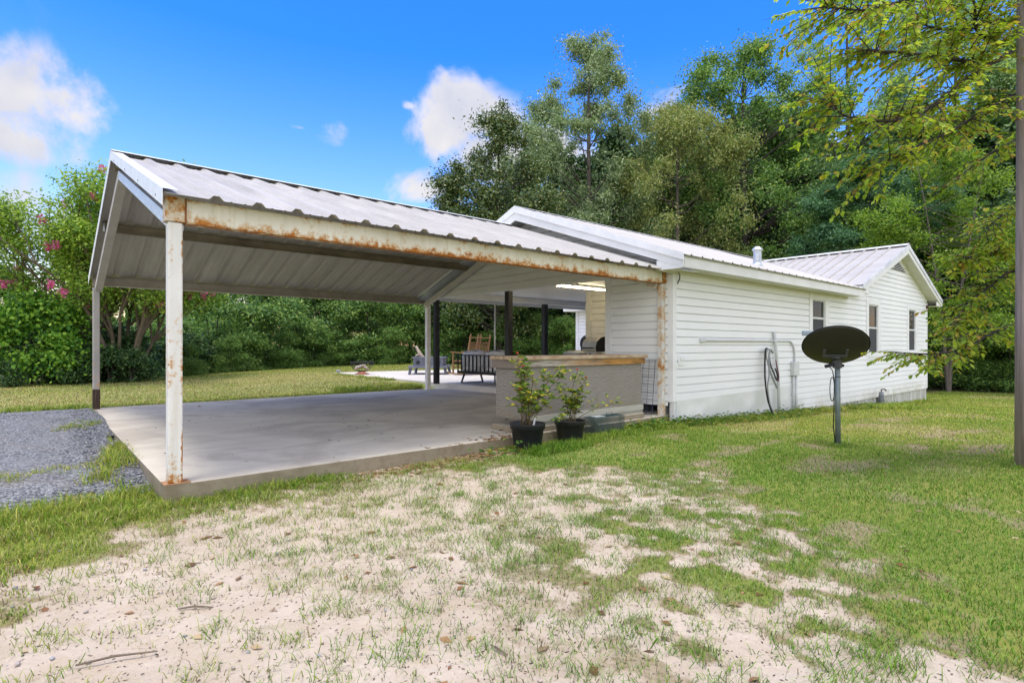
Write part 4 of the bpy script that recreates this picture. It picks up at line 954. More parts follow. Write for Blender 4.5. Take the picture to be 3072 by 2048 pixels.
bw = at(1086, 1121, 18.9); bw.z = .25
fb_ = empty('fire_bowl', bw, .3, 'round black wire fire bowl on a brick red base at the patio end', 'fire bowl')
ring = MB(); R0 = .385
def circ(r, z, n=33): return [(r*math.cos(a), r*math.sin(a), z) for a in np.linspace(0, 2*PI, n)]
ring.tube(circ(R0, .42), .012, 6, False); ring.tube(circ(.30, .235), .007, 5, False); ring.tube(circ(.16, .115), .010, 6, False)
for k in range(16):
    a = 2*PI*k/16; ring.tube([(R0*math.cos(a)*math.sin(t_)/1., R0*math.sin(a)*math.sin(t_), .42-.335*math.cos(t_)) for t_ in np.linspace(.12, PI/2, 7)], .005, 5)
    a2 = a+PI/16; ring.tube([(R0*math.cos(a), R0*math.sin(a), .42), (.345*math.cos(a2), .345*math.sin(a2), .29), (R0*math.cos(a+PI/8), R0*math.sin(a+PI/8), .42)], .005, 5)
ring.build('wire_bowl', simple('bowl_black', (.02, .02, .022), (.04, .035, .033)), fb_, local=True)
MB().lathe([(0, 0), (.235, 0), (.235, .028), (.16, .045), (.12, .075), (.10, .085), (0, .085)], (0, 0, 0), 24).build('base', simple('brick_red', (.33, .12, .075), (.42, .18, .12), 12, .8), fb_, local=True)
for (a, z, rz_) in (((-.16, .02), .235, .3), ((.10, -.08), .22, 1.2), ((.03, .1), .27, -.5)):
    dx, dy = math.cos(rz_)*.17, math.sin(rz_)*.17
    MB().tube([(a[0]-dx, a[1]-dy, z-.04), (a[0], a[1], z), (a[0]+dx, a[1]+dy, z+.03)], [.045, .05, .042], 8).build('firewood', oldwood('birch', (.50, .46, .41), (.35, .28, .22), (3, 3, 3)), fb_, local=True, smooth=True)
sl0 = at(1015, 1124, 19.6); sl0.z = gz(sl0.x, sl0.y)
so2 = empty('solar_lamp', sl0, 0, 'small grey solar lamp standing on the lawn by the patio corner', 'lamp')
MB().lathe([(0, 0), (.012, 0), (.012, .06), (.05, .075), (.075, .11), (.075, .16), (.045, .18), (0, .18)], (0, 0, 0), 14).build('lamp_body', simple('lamp_grey', (.25, .27, .30), (.35, .37, .40)), so2, local=True)
MB().lathe([(0, .183), (.05, .183), (.05, .178)], (0, 0, 0), 14).build('solar_panel', simple('panel_dark', (.02, .025, .04)), so2, local=True)
# ---- on the porch: gas grill, barrel smoker, metal bin
gp = at(1797, 1037, 12.15); gr = empty('gas_grill', (gp.x, gp.y, .25), math.radians(-12), 'stainless gas grill with black sides against the porch wall', 'grill')
M_SS = simple('stainless', (.50, .47, .43), (.66, .62, .57), 9, .33, .7); M_GB = simple('grill_black', (.012, .012, .013), (.02, .02, .022), 5, .45)
W2 = .25
lid = [(-.27, .84), (-.285, .93), (-.25, 1.06), (-.15, 1.14), (0, 1.17), (.14, 1.15), (.22, 1.05), (.24, .84)]
MB().prism(lid, 1, -W2, W2).build('lid', M_SS, gr, local=True, smooth=False, bevel=.01)
MB().prism(lid, 1, -W2-.035, -W2-.001).build('lid_side', M_GB, gr, local=True); MB().prism(lid, 1, W2+.001, W2+.035).build('lid_side', M_GB, gr, local=True)
hb = MB(); hb.tube([(-.32, -.18, .92), (-.32, .18, .92)], .014, 8); hb.tube([(-.28, -.18, .92), (-.32, -.18, .92)], .01, 6); hb.tube([(-.28, .18, .92), (-.32, .18, .92)], .01, 6); hb.build('lid_handle', M_GB, gr, local=True)
MB().prism([(-.30, .835), (-.345, .70), (-.30, .69), (-.1, .69), (-.1, .835)], 1, -W2-.02, W2+.02).build('control_panel', M_SS, gr, local=True)
for y in (-.12, .02):
    MB().lathe([(0, 0), (.032, 0), (.028, .03), (0, .032)], (-.325, y, .765), 14, Matrix.Rotation(-PI/2+.3, 3, 'Y')).build('knob', M_GB, gr, local=True)
cb_ = MB(); cb_.box(-.28, .24, -W2-.02, W2+.02, .08, .688); cb_.build('cart', M_GB, gr, local=True, bevel=.01)
sm = at(1757, 1030, 15.4); sk_ = empty('barrel_smoker', (sm.x, sm.y, .25), 0, 'dark blue round barrel smoker beyond the porch corner', 'smoker')
br_ = MB(); zc = sm.z-.25
br_.lathe([(0, -.002), (.215, 0), (.222, .01), (.222, .70), (.215, .71), (0, .712)], (0, 0, zc), 32, Matrix.Rotation(PI/2, 3, 'Y')); br_.build('barrel', simple('smoker_blue', (.045, .058, .095), (.06, .072, .11), 4, .4), sk_, local=True)
for sx in (.1, .6):
    for sy in (-.16, .16): MB().bar((sx, sy*.8, zc-.15), (sx, sy*1.3, 0), .04, .04).build('leg', M_GB, sk_, local=True)
bn = at(1726, 1055, 11.4); bi = empty('metal_bin', (bn.x, bn.y, .25), 0, 'round metal bin with a pale domed lid behind the counter', 'bin')
MB().lathe([(0, 0), (.20, 0), (.235, bn.z-.25-.03), (.225, bn.z-.25-.03)], (0, 0, 0), 28).build('bin_body', M_GALV, bi, local=True, smooth=True)
MB().lathe([(.252, -.035), (.255, -.02), (.235, -.005), (.12, .028), (0, .036)], (0, 0, bn.z-.25), 28).build('bin_lid', simple('lid_grey', (.40, .40, .42), (.5, .49, .5), 6, .4, .3), bi, local=True, smooth=True)
# ---- white plastic pipe and hanging hoses
pb_ = Vector((11.17, 4.90, gz(11.17, 4.9)-.05)); pp_ = MB(); pp_.tube([pb_, (11.14, 4.905, .55), (11.10, 4.915, .98), (11.06, 4.92, 1.20), (11.03, 4.935, 1.49)], .030, 12)
tag(pp_.build('plastic_pipe', simple('pvc_white', (.60, .62, .63), (.52, .54, .55), 6, .4), smooth=True), 'upright white plastic pipe leaning on the siding', 'pipe')
def hose(pts, r, m, name, label):
    P = [Vector(p) for p in pts]; out = []
    for i in range(len(P)-1):
        p0, p1, p2, p3 = P[max(i-1, 0)], P[i], P[i+1], P[min(i+2, len(P)-1)]
        for k in range(8):
            q = k/8; out.append(.5*((2*p1)+(p2-p0)*q+(2*p0-5*p1+4*p2-p3)*q*q+(3*p1-p0-3*p2+p3)*q**3))
    out.append(P[-1]); return tag(MB().tube(out, r, 8).build(name, m, smooth=True), label, 'hose', 'hoses hung on the white pipe')
def hz(px, py, y): # on the wall, off it towards the yard
    t_ = (px-1536.)/1674; d = y/(CS-CC*t_); return (CS*t_*d+CC*d, y, CAMZ+(1037-py)/1674*d)
HB = simple('hose_black', (.018, .018, .02)); HG = simple('hose_grey', (.30, .32, .33), (.22, .24, .25), 12, .4); HR = simple('hose_red', (.18, .07, .08))
hose([hz(2313, 1052, 4.90), hz(2298, 1046, 4.88), hz(2295, 1075, 4.86), hz(2295, 1130, 4.86), hz(2300, 1180, 4.85), hz(2308, 1215, 4.83), hz(2322, 1247, 4.78), hz(2336, 1262, 4.70)], .016, HB, 'garden_hose', 'black hose hanging furthest left on the white pipe, trailing into the grass')
hose([hz(2316, 1056, 4.88), hz(2304, 1047, 4.86), hz(2299, 1068, 4.85), hz(2306, 1100, 4.84), hz(2307, 1130, 4.83), hz(2303, 1155, 4.84), hz(2306, 1190, 4.83), hz(2314, 1222, 4.8), hz(2330, 1255, 4.76)], .013, HG, 'garden_hose', 'grey hose beside the black one, trailing into the grass')
hose([hz(2318, 1058, 4.87), hz(2311, 1049, 4.85), hz(2307, 1075, 4.84), hz(2310, 1112, 4.83), hz(2322, 1142, 4.83), hz(2331, 1163, 4.84)], .019, HG, 'garden_hose', 'thick grey hose loop in front of the white pipe')
hose([hz(2314, 1053, 4.87), hz(2308, 1060, 4.85), hz(2312, 1095, 4.84), hz(2322, 1120, 4.84), hz(2330, 1140, 4.85), hz(2333, 1128, 4.87), hz(2326, 1105, 4.9)], .014, HB, 'garden_hose', 'short black hose loop crossing the white pipe')
hose([hz(2327, 1078, 4.9), hz(2331, 1100, 4.88), hz(2336, 1125, 4.87), hz(2335, 1142, 4.87), hz(2330, 1138, 4.88)], .011, HR, 'garden_hose', 'thin dark red hose loop right of the white pipe')
# standpipe by the skirt
sp = Vector((17.0, 4.80, gz(17, 4.8))); spo = empty('standpipe', sp, 0, 'dark water standpipe wrapped in plastic by the stained skirt boards', 'standpipe')
MB().tube([sp+Vector((0, 0, -.05)), sp+Vector((.01, 0, .15)), sp+Vector((-.01, 0, .33)), sp+Vector((0, 0, .40))], [.06, .075, .06, .05], 10).build('wrapping', simple('wrap', (.05, .055, .065), (.22, .24, .27), 14, .4), spo, smooth=True)
MB().tube([sp+Vector((0, 0, .40)), sp+Vector((0, 0, .47)), sp+Vector((.10, -.05, .47)), sp+Vector((.14, -.07, .43))], .018, 8).build('tap', simple('brass', (.12, .11, .09)), spo, smooth=True)
# ---- car down the slope behind the shrubs
cpz = at(468, 1130, 33.5); czg = gz(cpz.x, cpz.y)
car = empty('parked_car', (cpz.x, cpz.y, czg), math.atan2(-CC, CS)-.55, 'white car parked down the slope, half hidden by the shrubs', 'car')
M_CAR = simple('car_white', (.74, .76, .79), (.72, .74, .77), 2, .3)
def carsec(prof, y0, y1, name, m, bevel=.04): return MB().prism(prof, 1, y0, y1).build(name, m, car, local=True, bevel=bevel)
carsec([(-2.1, .32), (-2.2, .55), (-2.15, .78), (-1.15, .95), (2.05, .98), (2.2, .75), (2.15, .32)], -.86, .86, 'body', M_CAR, .06)
carsec([(-1.15, .955), (-.45, 1.42), (.9, 1.45), (1.75, .985)], -.76, .76, 'cabin', M_CAR, .05)
gl = simple('car_glass', (.05, .12, .16), (.08, .17, .22), 2, .1, 0, 0, 9, None, .6)
for s in (-1, 1): MB().prism([(-1.0, .985), (-.42, 1.36), (.85, 1.39), (1.5, 1.0)], 1, min(s*.762, s*.775), max(s*.762, s*.775)).build('side_window', gl, car, local=True)
MB().add([(-1.17, -.66, 1.0), (-1.17, .66, 1.0), (-.52, .62, 1.41), (-.52, -.62, 1.41)], [(0, 1, 2, 3)]).build('windscreen', gl, car, local=True, solid=.02)
for x in (-1.35, 1.35):
    for s in (-1, 1):
        wl = MB().lathe([(0, -.1), (.30, -.1), (.33, -.06), (.33, .06), (.30, .1), (0, .1)], (x, s*.80, .33), 20, Matrix.Rotation(PI/2, 3, 'X')).build('wheel', simple('tyre', (.02, .02, .02)), car, local=True)
# ================================================================ VEGETATION
def rnd_unit(n):
    v = rng.normal(size=(n, 3)); return v/np.linalg.norm(v, axis=1, keepdims=True)
def leafcards(P, out, L, W, droop=0., updir=.5, rand=.8, fold=0.):
    """one four cornered leaf per point, facing mostly outward and up"""
    n = len(P); N = out*.55+rnd_unit(n)*rand+np.array([0, 0, updir]); N /= np.linalg.norm(N, axis=1, keepdims=True)
    A = np.cross(N, rnd_unit(n)); A /= np.linalg.norm(A, axis=1, keepdims=True)+1e-9; A[:, 2] -= droop
    A /= np.linalg.norm(A, axis=1, keepdims=True); S = np.cross(N, A); S /= np.linalg.norm(S, axis=1, keepdims=True)+1e-9
    L = np.broadcast_to(L, (n,))[:, None]; W = np.broadcast_to(W, (n,))[:, None]; m = P+A*L*.5-N*L*.06
    V = np.stack([P, m+S*W*.5, P+A*L, m-S*W*.5], 1).reshape(-1, 3)
    return V, np.arange(4*n).reshape(n, 4)
M_BARK = simple('bark', (.075, .06, .05), (.14, .12, .10), 8, .9, 0, .6, 30, (3, 3, .5))
M_BARKD = simple('bark_dark', (.035, .03, .027), (.07, .06, .05), 8, .9, 0, .6, 30, (3, 3, .5))
M_MYRT = simple('bark_myrtle', (.10, .078, .055), (.17, .135, .10), 5, .8, 0, .3, 30, (3, 3, .5))
def clumps_in(rx, ry, rz, cz, k, seed, edge=.45, uneven=.25, cut=None, prof=None, cr=.8):
    """a loosely filled crown: boughs that bulge out of it, and smaller leaf clumps between them with gaps left open"""
    R = np.random.default_rng(seed); out = []; pf = prof or (lambda z: (1-abs(z)**2.6)**.55)
    holes = []
    def pt(e, lo=0.):
        while True:
            zz = R.uniform(-1, 1)
            if R.uniform() < (.62+.38*pf(zz)): break
        az = R.uniform(0, 2*PI); f = 1+uneven*.5*(math.sin(2*az+seed)+math.sin(3*az+seed*1.7+2.5*zz)+.7*math.sin(7*zz+2*az+seed)); rr = pf(zz)*f*R.uniform(lo, 1)**e
        return np.array([math.cos(az)*rx*rr, math.sin(az)*ry*rr, zz*rz])
    for i in range(9): holes.append((pt(.3, .5), R.uniform(.10, .2)*rx))
    while len(out) < k*.55:
        c = pt(edge)
        if any(np.linalg.norm(c-h) < r for h, r in holes): continue
        out.append(c)
    nb = max(6, int(k/11))
    for i in range(nb):
        c = pt(.22, .3); R_ = min(rx, ry)*R.uniform(.16, .30)
        for j in range(max(3, int(k*.45/nb*R.uniform(.6, 1.4)))):
            d = R.normal(size=3); d /= np.linalg.norm(d); d[2] = d[2]*.7+.12
            out.append(c+d*R_*R.uniform(.2, 1)**.5*(1.5 if R.uniform() < .15 else 1))
    for j in range(4): out.append(np.array([R.normal()*rx*.09, R.normal()*ry*.09, rz*R.uniform(.86, 1.02)]))
    out = np.array(out); out[:, 2] += cz
    return out
def make_tree(name, loc, label, cat, group, leafm, barkm, H, rx, rz, ncl, cr, nleaf, L, asp, droop=.1, trunk_r=.2, seed=1, bare=.25, lean=(0, 0), updir=.5, squash=.72, edge=.33, uneven=.2, forks=1, pts=None, limbs=.35, ry=None, shell=.45, prof=None):
    root = empty(name, loc, 0, label, cat, group); R = random.Random(seed)
    ry = ry or rx
    cz = H-rz*.92
    C = clumps_in(rx*.86, ry*.86, rz*.88, cz, ncl, seed, edge, uneven, None, prof, cr) if pts is None else np.array(pts)
    C[:, 0] += lean[0]*(C[:, 2]/H); C[:, 1] += lean[1]*(C[:, 2]/H)
    rad = cr*np.random.default_rng(seed).uniform(.45, 1.15, len(C))
    w = rad**2; cnt = np.maximum(3, (nleaf*w/w.sum()).astype(int))
    idx = np.repeat(np.arange(len(C)), cnt); n = len(idx)
    d = rnd_unit(n); r = np.minimum(np.abs(rng.normal(0, .60, n)), 1.5)**.9
    ax = rnd_unit(len(C)); ax[:, 2] *= .5; st = 1+.9*np.abs((d*ax[idx]).sum(1))          # clumps drawn out along their bough
    P = C[idx]+d*np.array([1, 1, squash])*(rad[idx]*r*st)[:, None]; d[:, 2] *= squash
    P = P+(rng.normal(0, 1, (n, 3))*.16*cr)
    P[:, 2] = np.maximum(P[:, 2], .05)
    ln = L*rng.uniform(.6, 1.3, n)
    V, F = leafcards(P, d, ln, ln*asp, droop, updir)
    npmesh('crown', V, F, leafm, root, local=True)
    tb = MB(); topz = min(H*.9, cz+rz*.7)
    for f in range(forks):
        ox, oy = ((R.uniform(-1, 1)*rx*.35, R.uniform(-1, 1)*ry*.35) if forks > 1 else (0, 0))
        def axis(q, ox=ox, oy=oy): return Vector((lean[0]*q+ox*q**1.3+.05*H*.1*math.sin(5*q+seed), lean[1]*q+oy*q**1.3+.05*H*.1*math.cos(4*q+seed), topz*q))
        pts_ = [axis(i/9) for i in range(10)]
        tb.tube([pts_[0]+Vector((0, 0, -.3))]+pts_, [trunk_r*1.25]+[trunk_r*(1-.85*i/9)/(1 if forks == 1 else 1.3) for i in range(10)], 9)
        for i, c in enumerate(C):
            if (i % forks) != f or R.random() > limbs: continue
            c = Vector(c); q = max(.12, min(.93, (c.z-.45*math.hypot(c.x-lean[0]*c.z/H, c.y-lean[1]*c.z/H))/topz)); a = axis(q)
            mid = a.lerp(c, .5)+Vector((R.uniform(-.1, .1), R.uniform(-.1, .1), .08))*cr
            r0 = trunk_r*(1-.85*q)*.42; mid2 = a.lerp(c, .25)+Vector((R.uniform(-.2, .2), R.uniform(-.2, .2), -.15))*cr; tb.tube([a, mid2, mid, c], [r0, r0*.8, r0*.5, r0*.15], 6, False)
    tb.build('trunk', barkm, root, smooth=True, local=True)
    return root
def place(o, px, py, d, label, rz=0, s=1., sz=None, drop=.05, group=None):
    p = at(px, py, d); c = copy_tree(o); c.location = (p.x, p.y, gz(p.x, p.y)-drop); c.rotation_euler = (0, 0, rz); c.scale = (s, s, sz or s); c['label'] = label
    if group: c['group'] = group
    return c
def gloc(px, d, drop=.05):
    p = at(px, 1037, d); return Vector((p.x, p.y, gz(p.x, p.y)-drop))
def hgt(py, d, loc): return CAMZ+(1037-py)/1674*d-loc.z
# leaf colours
LM_MAG = leafmat('leaf_magnolia', [(0.040, 0.082, 0.025), (0.064, 0.118, 0.032), (0.100, 0.162, 0.040), (0.180, 0.198, 0.054)], .12, .35, .5)
LM_TALL = leafmat('leaf_greygreen', [(0.116, 0.196, 0.081), (0.196, 0.288, 0.127), (0.300, 0.381, 0.196), (0.393, 0.462, 0.277)], .3, .45)
LM_OLIVE = leafmat('leaf_olive', [(0.104, 0.162, 0.042), (0.196, 0.253, 0.069), (0.300, 0.346, 0.116), (0.370, 0.370, 0.139)], .3)
LM_OAK = leafmat('leaf_oak', [(0.064, 0.143, 0.042), (0.104, 0.220, 0.050), (0.174, 0.300, 0.074), (0.266, 0.393, 0.104)], .3)
LM_PALE = leafmat('leaf_pale', [(0.127, 0.231, 0.104), (0.196, 0.323, 0.139), (0.300, 0.440, 0.185), (0.393, 0.508, 0.231)], .35)
LM_DARK = leafmat('leaf_dark', [(0.028, 0.066, 0.024), (0.045, 0.103, 0.034), (0.069, 0.138, 0.045), (0.121, 0.199, 0.062)], .22)
LM_FERN = leafmat('leaf_feathery', [(0.042, 0.114, 0.058), (0.073, 0.177, 0.083), (0.114, 0.239, 0.104)], .3)
LM_LIME = leafmat('leaf_lime', [(0.116, 0.223, 0.030), (0.198, 0.330, 0.041), (0.314, 0.446, 0.058), (0.099, 0.165, 0.033)], .42)
LM_HEDGE = leafmat('leaf_hedge', [(0.043, 0.110, 0.028), (0.074, 0.169, 0.043), (0.115, 0.230, 0.057), (0.194, 0.319, 0.068), (0.266, 0.382, 0.089)], .32)
LM_IVY = leafmat('leaf_ivy', [(0.051, 0.155, 0.021), (0.104, 0.259, 0.032), (0.190, 0.373, 0.048), (0.295, 0.485, 0.061)], .35)
LM_MYR = leafmat('leaf_myrtle', [(0.114, 0.228, 0.034), (0.190, 0.323, 0.053), (0.284, 0.417, 0.067), (0.398, 0.513, 0.085)], .4)
LM_PINK = leafmat('blossom_pink', [(.68, .13, .36), (.74, .22, .46), (.55, .09, .28)], .3)
LM_NEAR = leafmat('leaf_near', [(.16, .28, .03), (.27, .40, .035), (.40, .49, .045), (.52, .57, .06), (.20, .31, .045), (.33, .44, .05), (.55, .48, .07), (.38, .20, .06), (.28, .40, .05), (.37, .48, .06)], .5, .45, .35)
CONE = lambda z: max(.16, 1-max(0, z)**1.5)**.75 if z > 0 else (1-abs(z)**4)**.5
DOME = lambda z: (1-max(0, z)**2.2)**.5 if z > 0 else (1-abs(z)**4)**.5
# ---- the tall trees behind the house
def big(name, px, d, top, wpx, rzf, label, cat, leafm, **k):
    l = gloc(px, d); H = hgt(top, d, l); rx = wpx/2/1674*d
    return make_tree(name, l, label, cat, k.pop('group', None), leafm, k.pop('bark', M_BARK), H, rx, H*rzf, **k)
big('magnolia_tree', 1495, 31, 318, 400, .50, 'dark glossy magnolia rising behind the carport ridge', 'tree', LM_MAG, bark=M_BARKD, ncl=250, cr=0.68, nleaf=73440, L=0.177, asp=.45, droop=.05, trunk_r=.25, seed=3, uneven=.16, prof=CONE)
big('water_oak', 1768, 37, 92, 520, .50, 'tallest grey green tree behind the house, sky showing through its crown', 'tree', LM_TALL, ncl=250, cr=0.71, nleaf=105000, L=0.200, asp=.36, droop=.7, trunk_r=.30, seed=8, uneven=.16, updir=.2, squash=.95, limbs=.42, prof=CONE)
big('pecan_tree', 2030, 34, 315, 470, .52, 'olive green drooping tree standing between the tallest tree and the branching oak', 'tree', LM_OLIVE, ncl=200, cr=0.76, nleaf=73440, L=0.177, asp=.38, droop=.6, trunk_r=.24, seed=12, updir=.2, squash=.9, prof=DOME)
big('oak_tree', 2232, 38, 140, 600, .46, 'broad oak with dark forked limbs, right of the middle behind the house', 'tree', LM_OAK, bark=M_BARKD, ncl=300, cr=0.83, nleaf=90720, L=0.177, asp=.55, droop=.15, trunk_r=.42, seed=21, limbs=.42, uneven=.16, prof=DOME)
big('poplar_tree', 2545, 42, -110, 560, .50, 'pale tall tree reaching out of the top of the picture on the right', 'tree', LM_PALE, ncl=280, cr=0.86, nleaf=82080, L=0.200, asp=.5, droop=.4, trunk_r=.34, seed=27, uneven=.16, prof=DOME)
big('poplar_tree', 2870, 39, -90, 520, .50, 'second pale tall tree, at the top right behind the overhanging branches', 'tree', LM_PALE, ncl=240, cr=.86, nleaf=76000, L=.20, asp=.5, droop=.4, trunk_r=.30, seed=29, uneven=.16, prof=DOME)
big('poplar_tree', 3120, 36, 60, 420, .50, 'green tall tree behind the utility pole at the right edge', 'tree', LM_OAK, ncl=180, cr=.8, nleaf=50000, L=.20, asp=.5, droop=.3, trunk_r=.28, seed=33, uneven=.16, prof=DOME)
big('mimosa_tree', 2600, 29, 490, 500, .32, 'dark feathery mimosa with flat layered sprays over the cross wing roof', 'tree', LM_FERN, bark=M_BARKD, ncl=118, cr=0.72, nleaf=64800, L=0.200, asp=.28, droop=.1, trunk_r=.15, seed=31, squash=.28, updir=1.1, forks=3)
big('maple_sapling', 2850, 23.5, 410, 500, .48, 'bright lime green leafy tree behind the right gable end', 'tree', LM_LIME, ncl=170, cr=0.54, nleaf=64800, L=0.118, asp=.5, droop=.35, trunk_r=.12, seed=37, forks=2, prof=DOME)
# ---- forest behind: four kinds, copied
l0 = gloc(2000, 46)
fA = make_tree('forest_tree', l0, 'x', 'tree', 'forest trees', LM_DARK, M_BARKD, 13, 3.4, 5.4, ncl=92, cr=0.83, nleaf=20400, L=.36, asp=.5, droop=.25, trunk_r=.22, seed=41, uneven=.3)
fB = make_tree('forest_tree', gloc(2400, 47), 'x', 'tree', 'forest trees', LM_OAK, M_BARKD, 12, 3.0, 5.2, ncl=83, cr=0.79, nleaf=18700, L=.36, asp=.45, droop=.35, trunk_r=.2, seed=43, uneven=.35)
fC = make_tree('forest_tree', gloc(2900, 36), 'x', 'tree', 'forest trees', LM_DARK, M_BARKD, 9, 2.7, 4.3, ncl=87, cr=0.72, nleaf=20400, L=.30, asp=.5, droop=.2, trunk_r=.16, seed=47, uneven=.3)
fA['label'] = 'dark forest tree in the back row behind the olive tree'; fB['label'] = 'mid green forest tree in the back row right of the oak trunk'; fC['label'] = 'dark forest tree in the shade beyond the right house corner'
FT = [(fA, 1640, 45, 'dark forest tree behind the magnolia and the tallest tree', 1.0), (fA, 1830, 47, 'dark forest tree filling below the tallest tree crown', 1.1), (fB, 2120, 46, 'mid green forest tree behind the oak, left side', 1.1), (fA, 2300, 48, 'dark forest tree behind the oak, right side', 1.15),
      (fA, 2520, 45, 'dark forest tree below the pale tall tree', 1.0), (fB, 2680, 40, 'mid green forest tree behind the mimosa', 1.15), (fA, 2790, 38, 'dark tall forest tree behind the lime green tree', 1.2), (fB, 2960, 36, 'mid green forest tree behind the overhanging branches', 1.3), (fA, 3110, 34, 'dark forest tree at the right edge behind the pole', 1.2), (fB, 2420, 43, 'mid green forest tree below the pale crown, left side', 1.2),
      (fC, 2790, 29, 'low dark tree hugging the right house corner', .75), (fC, 2860, 31, 'dark tree under the lime green tree', .9), (fC, 2960, 30, 'dark tree between the gable end and the pole', .95), (fC, 3060, 29, 'dark tree right behind the pole', 1.0), (fC, 3180, 28, 'dark tree cut by the right edge', 1.0),
      (fC, 1300, 36, 'dark tree behind the fire pit', .85), (fC, 1390, 38, 'dark tree behind the rocking chairs', .95), (fA, 1470, 40, 'dark tree behind the sofa and thin steel pole', .7), (fC, 1560, 37, 'dark tree seen between the two middle black posts', .9), (fA, 1650, 39, 'dark tree right of the last black post', .72), (fC, 1720, 36, 'dark tree seen beside the far wing wall', .9), (fC, 1500, 33, 'dark tree behind the middle black post', .6),
      (fC, 1810, 42, 'dark tree hidden lowest behind the house roof', .9), (fA, 1960, 42, 'dark tree low behind the house roof, left of the vent pipe', .8), (fA, 2190, 43, 'dark tree low behind the vent pipe', .8), (fC, 2360, 38, 'dark tree low behind the wing ridge', .9)]
FT += [(fA, 150, 33, 'dark tree far behind the ivy mound', .42), (fB, 420, 36, 'mid green tree far behind the crepe myrtle', .40), (fA, 620, 34, 'dark tree in the tree line behind the front post', .45), (fB, 760, 36, 'mid green tree in the tree line left of the lawn middle', .5), (fA, 880, 37, 'dark tree in the tree line behind the layered thicket', .52), (fB, 1010, 38, 'mid green tree in the tree line behind the fire bowl, left side', .52), (fA, 1120, 39, 'dark tree in the tree line behind the fire bowl', .55), (fB, 1230, 39, 'mid green tree in the tree line left of the fire pit', .55), (fA, 1330, 42, 'dark tree in the tree line behind the white far post', .5),
       (fC, 1440, 34, 'dark tree right behind the rocking chairs', .62), (fC, 1640, 35, 'dark tree between the last two black posts', .7), (fC, 1540, 44, 'dark tree deep in the wood behind the middle black post', .8), (fC, 1740, 33, 'dark tree left of the far wing wall corner', .7),
       (fA, 2010, 50, 'dark forest tree deep in the wood behind the olive tree', 1.05), (fA, 2600, 52, 'dark forest tree deep in the wood behind the mimosa', 1.1), (fB, 2860, 46, 'mid green forest tree deep behind the lime green tree', 1.15), (fA, 3020, 45, 'dark forest tree deep behind the pole', 1.15), (fC, 2900, 27, 'low dark tree on the lawn edge left of the pole', .75), (fC, 3010, 26, 'low dark tree on the lawn edge beside the pole', .75), (fC, 3110, 25, 'low dark tree on the lawn edge right of the pole', .75)]
FT += [(fA, 20, 29, 'dark tree at the far left edge behind the ivy mound', .45), (fB, 95, 34, 'mid green tree at the far left behind the ivy mound', .5), (fA, 240, 37, 'dark tree behind the crepe myrtle, left side', .5), (fB, 320, 33, 'mid green tree behind the crepe myrtle stems', .42), (fA, 480, 39, 'dark tree beyond the parked car', .5)]
R4 = random.Random(4)
for o, px, d, lb, s in FT: place(o, px, 1037, d, lb, R4.uniform(0, 6.28), s*R4.uniform(.92, 1.08)*(1.35 if d > 39.5 else 1.05), group='forest trees')
# ---- bushes along the lawn edge
def bush(name, px, d, top, wpx, label, leafm, nleaf, L, asp, seed, cr=.5, squash=.6, updir=.7, droop=.2, group='bushes along the lawn edge', depth=.8, **k):
    l = gloc(px, d); H = hgt(top, d, l); rx = wpx/2/1674*d
    return make_tree(name, l, label, 'bush', group, leafm, M_BARKD, H, rx, H*.55, ncl=k.pop('ncl', 40), cr=cr, nleaf=nleaf, L=L, asp=asp, droop=droop, trunk_r=.06, seed=seed, squash=squash, updir=updir, forks=3, edge=.5, ry=rx*depth, **k)
b1 = bush('wild_bush', 640, 23.5, 870, 260, 'bushy green thicket just right of the front post', LM_HEDGE, 18000, .15, .42, 51, .62)
b2 = bush('wild_bush', 800, 25.5, 850, 300, 'tall layered green thicket left of the lawn middle', LM_HEDGE, 20000, .17, .34, 53, .75, .35, 1.0)
b3 = bush('wild_bush', 985, 29, 860, 300, 'dark green thicket behind the wire fire bowl, left side', LM_HEDGE, 20000, .17, .40, 57, .75, .4, .9)
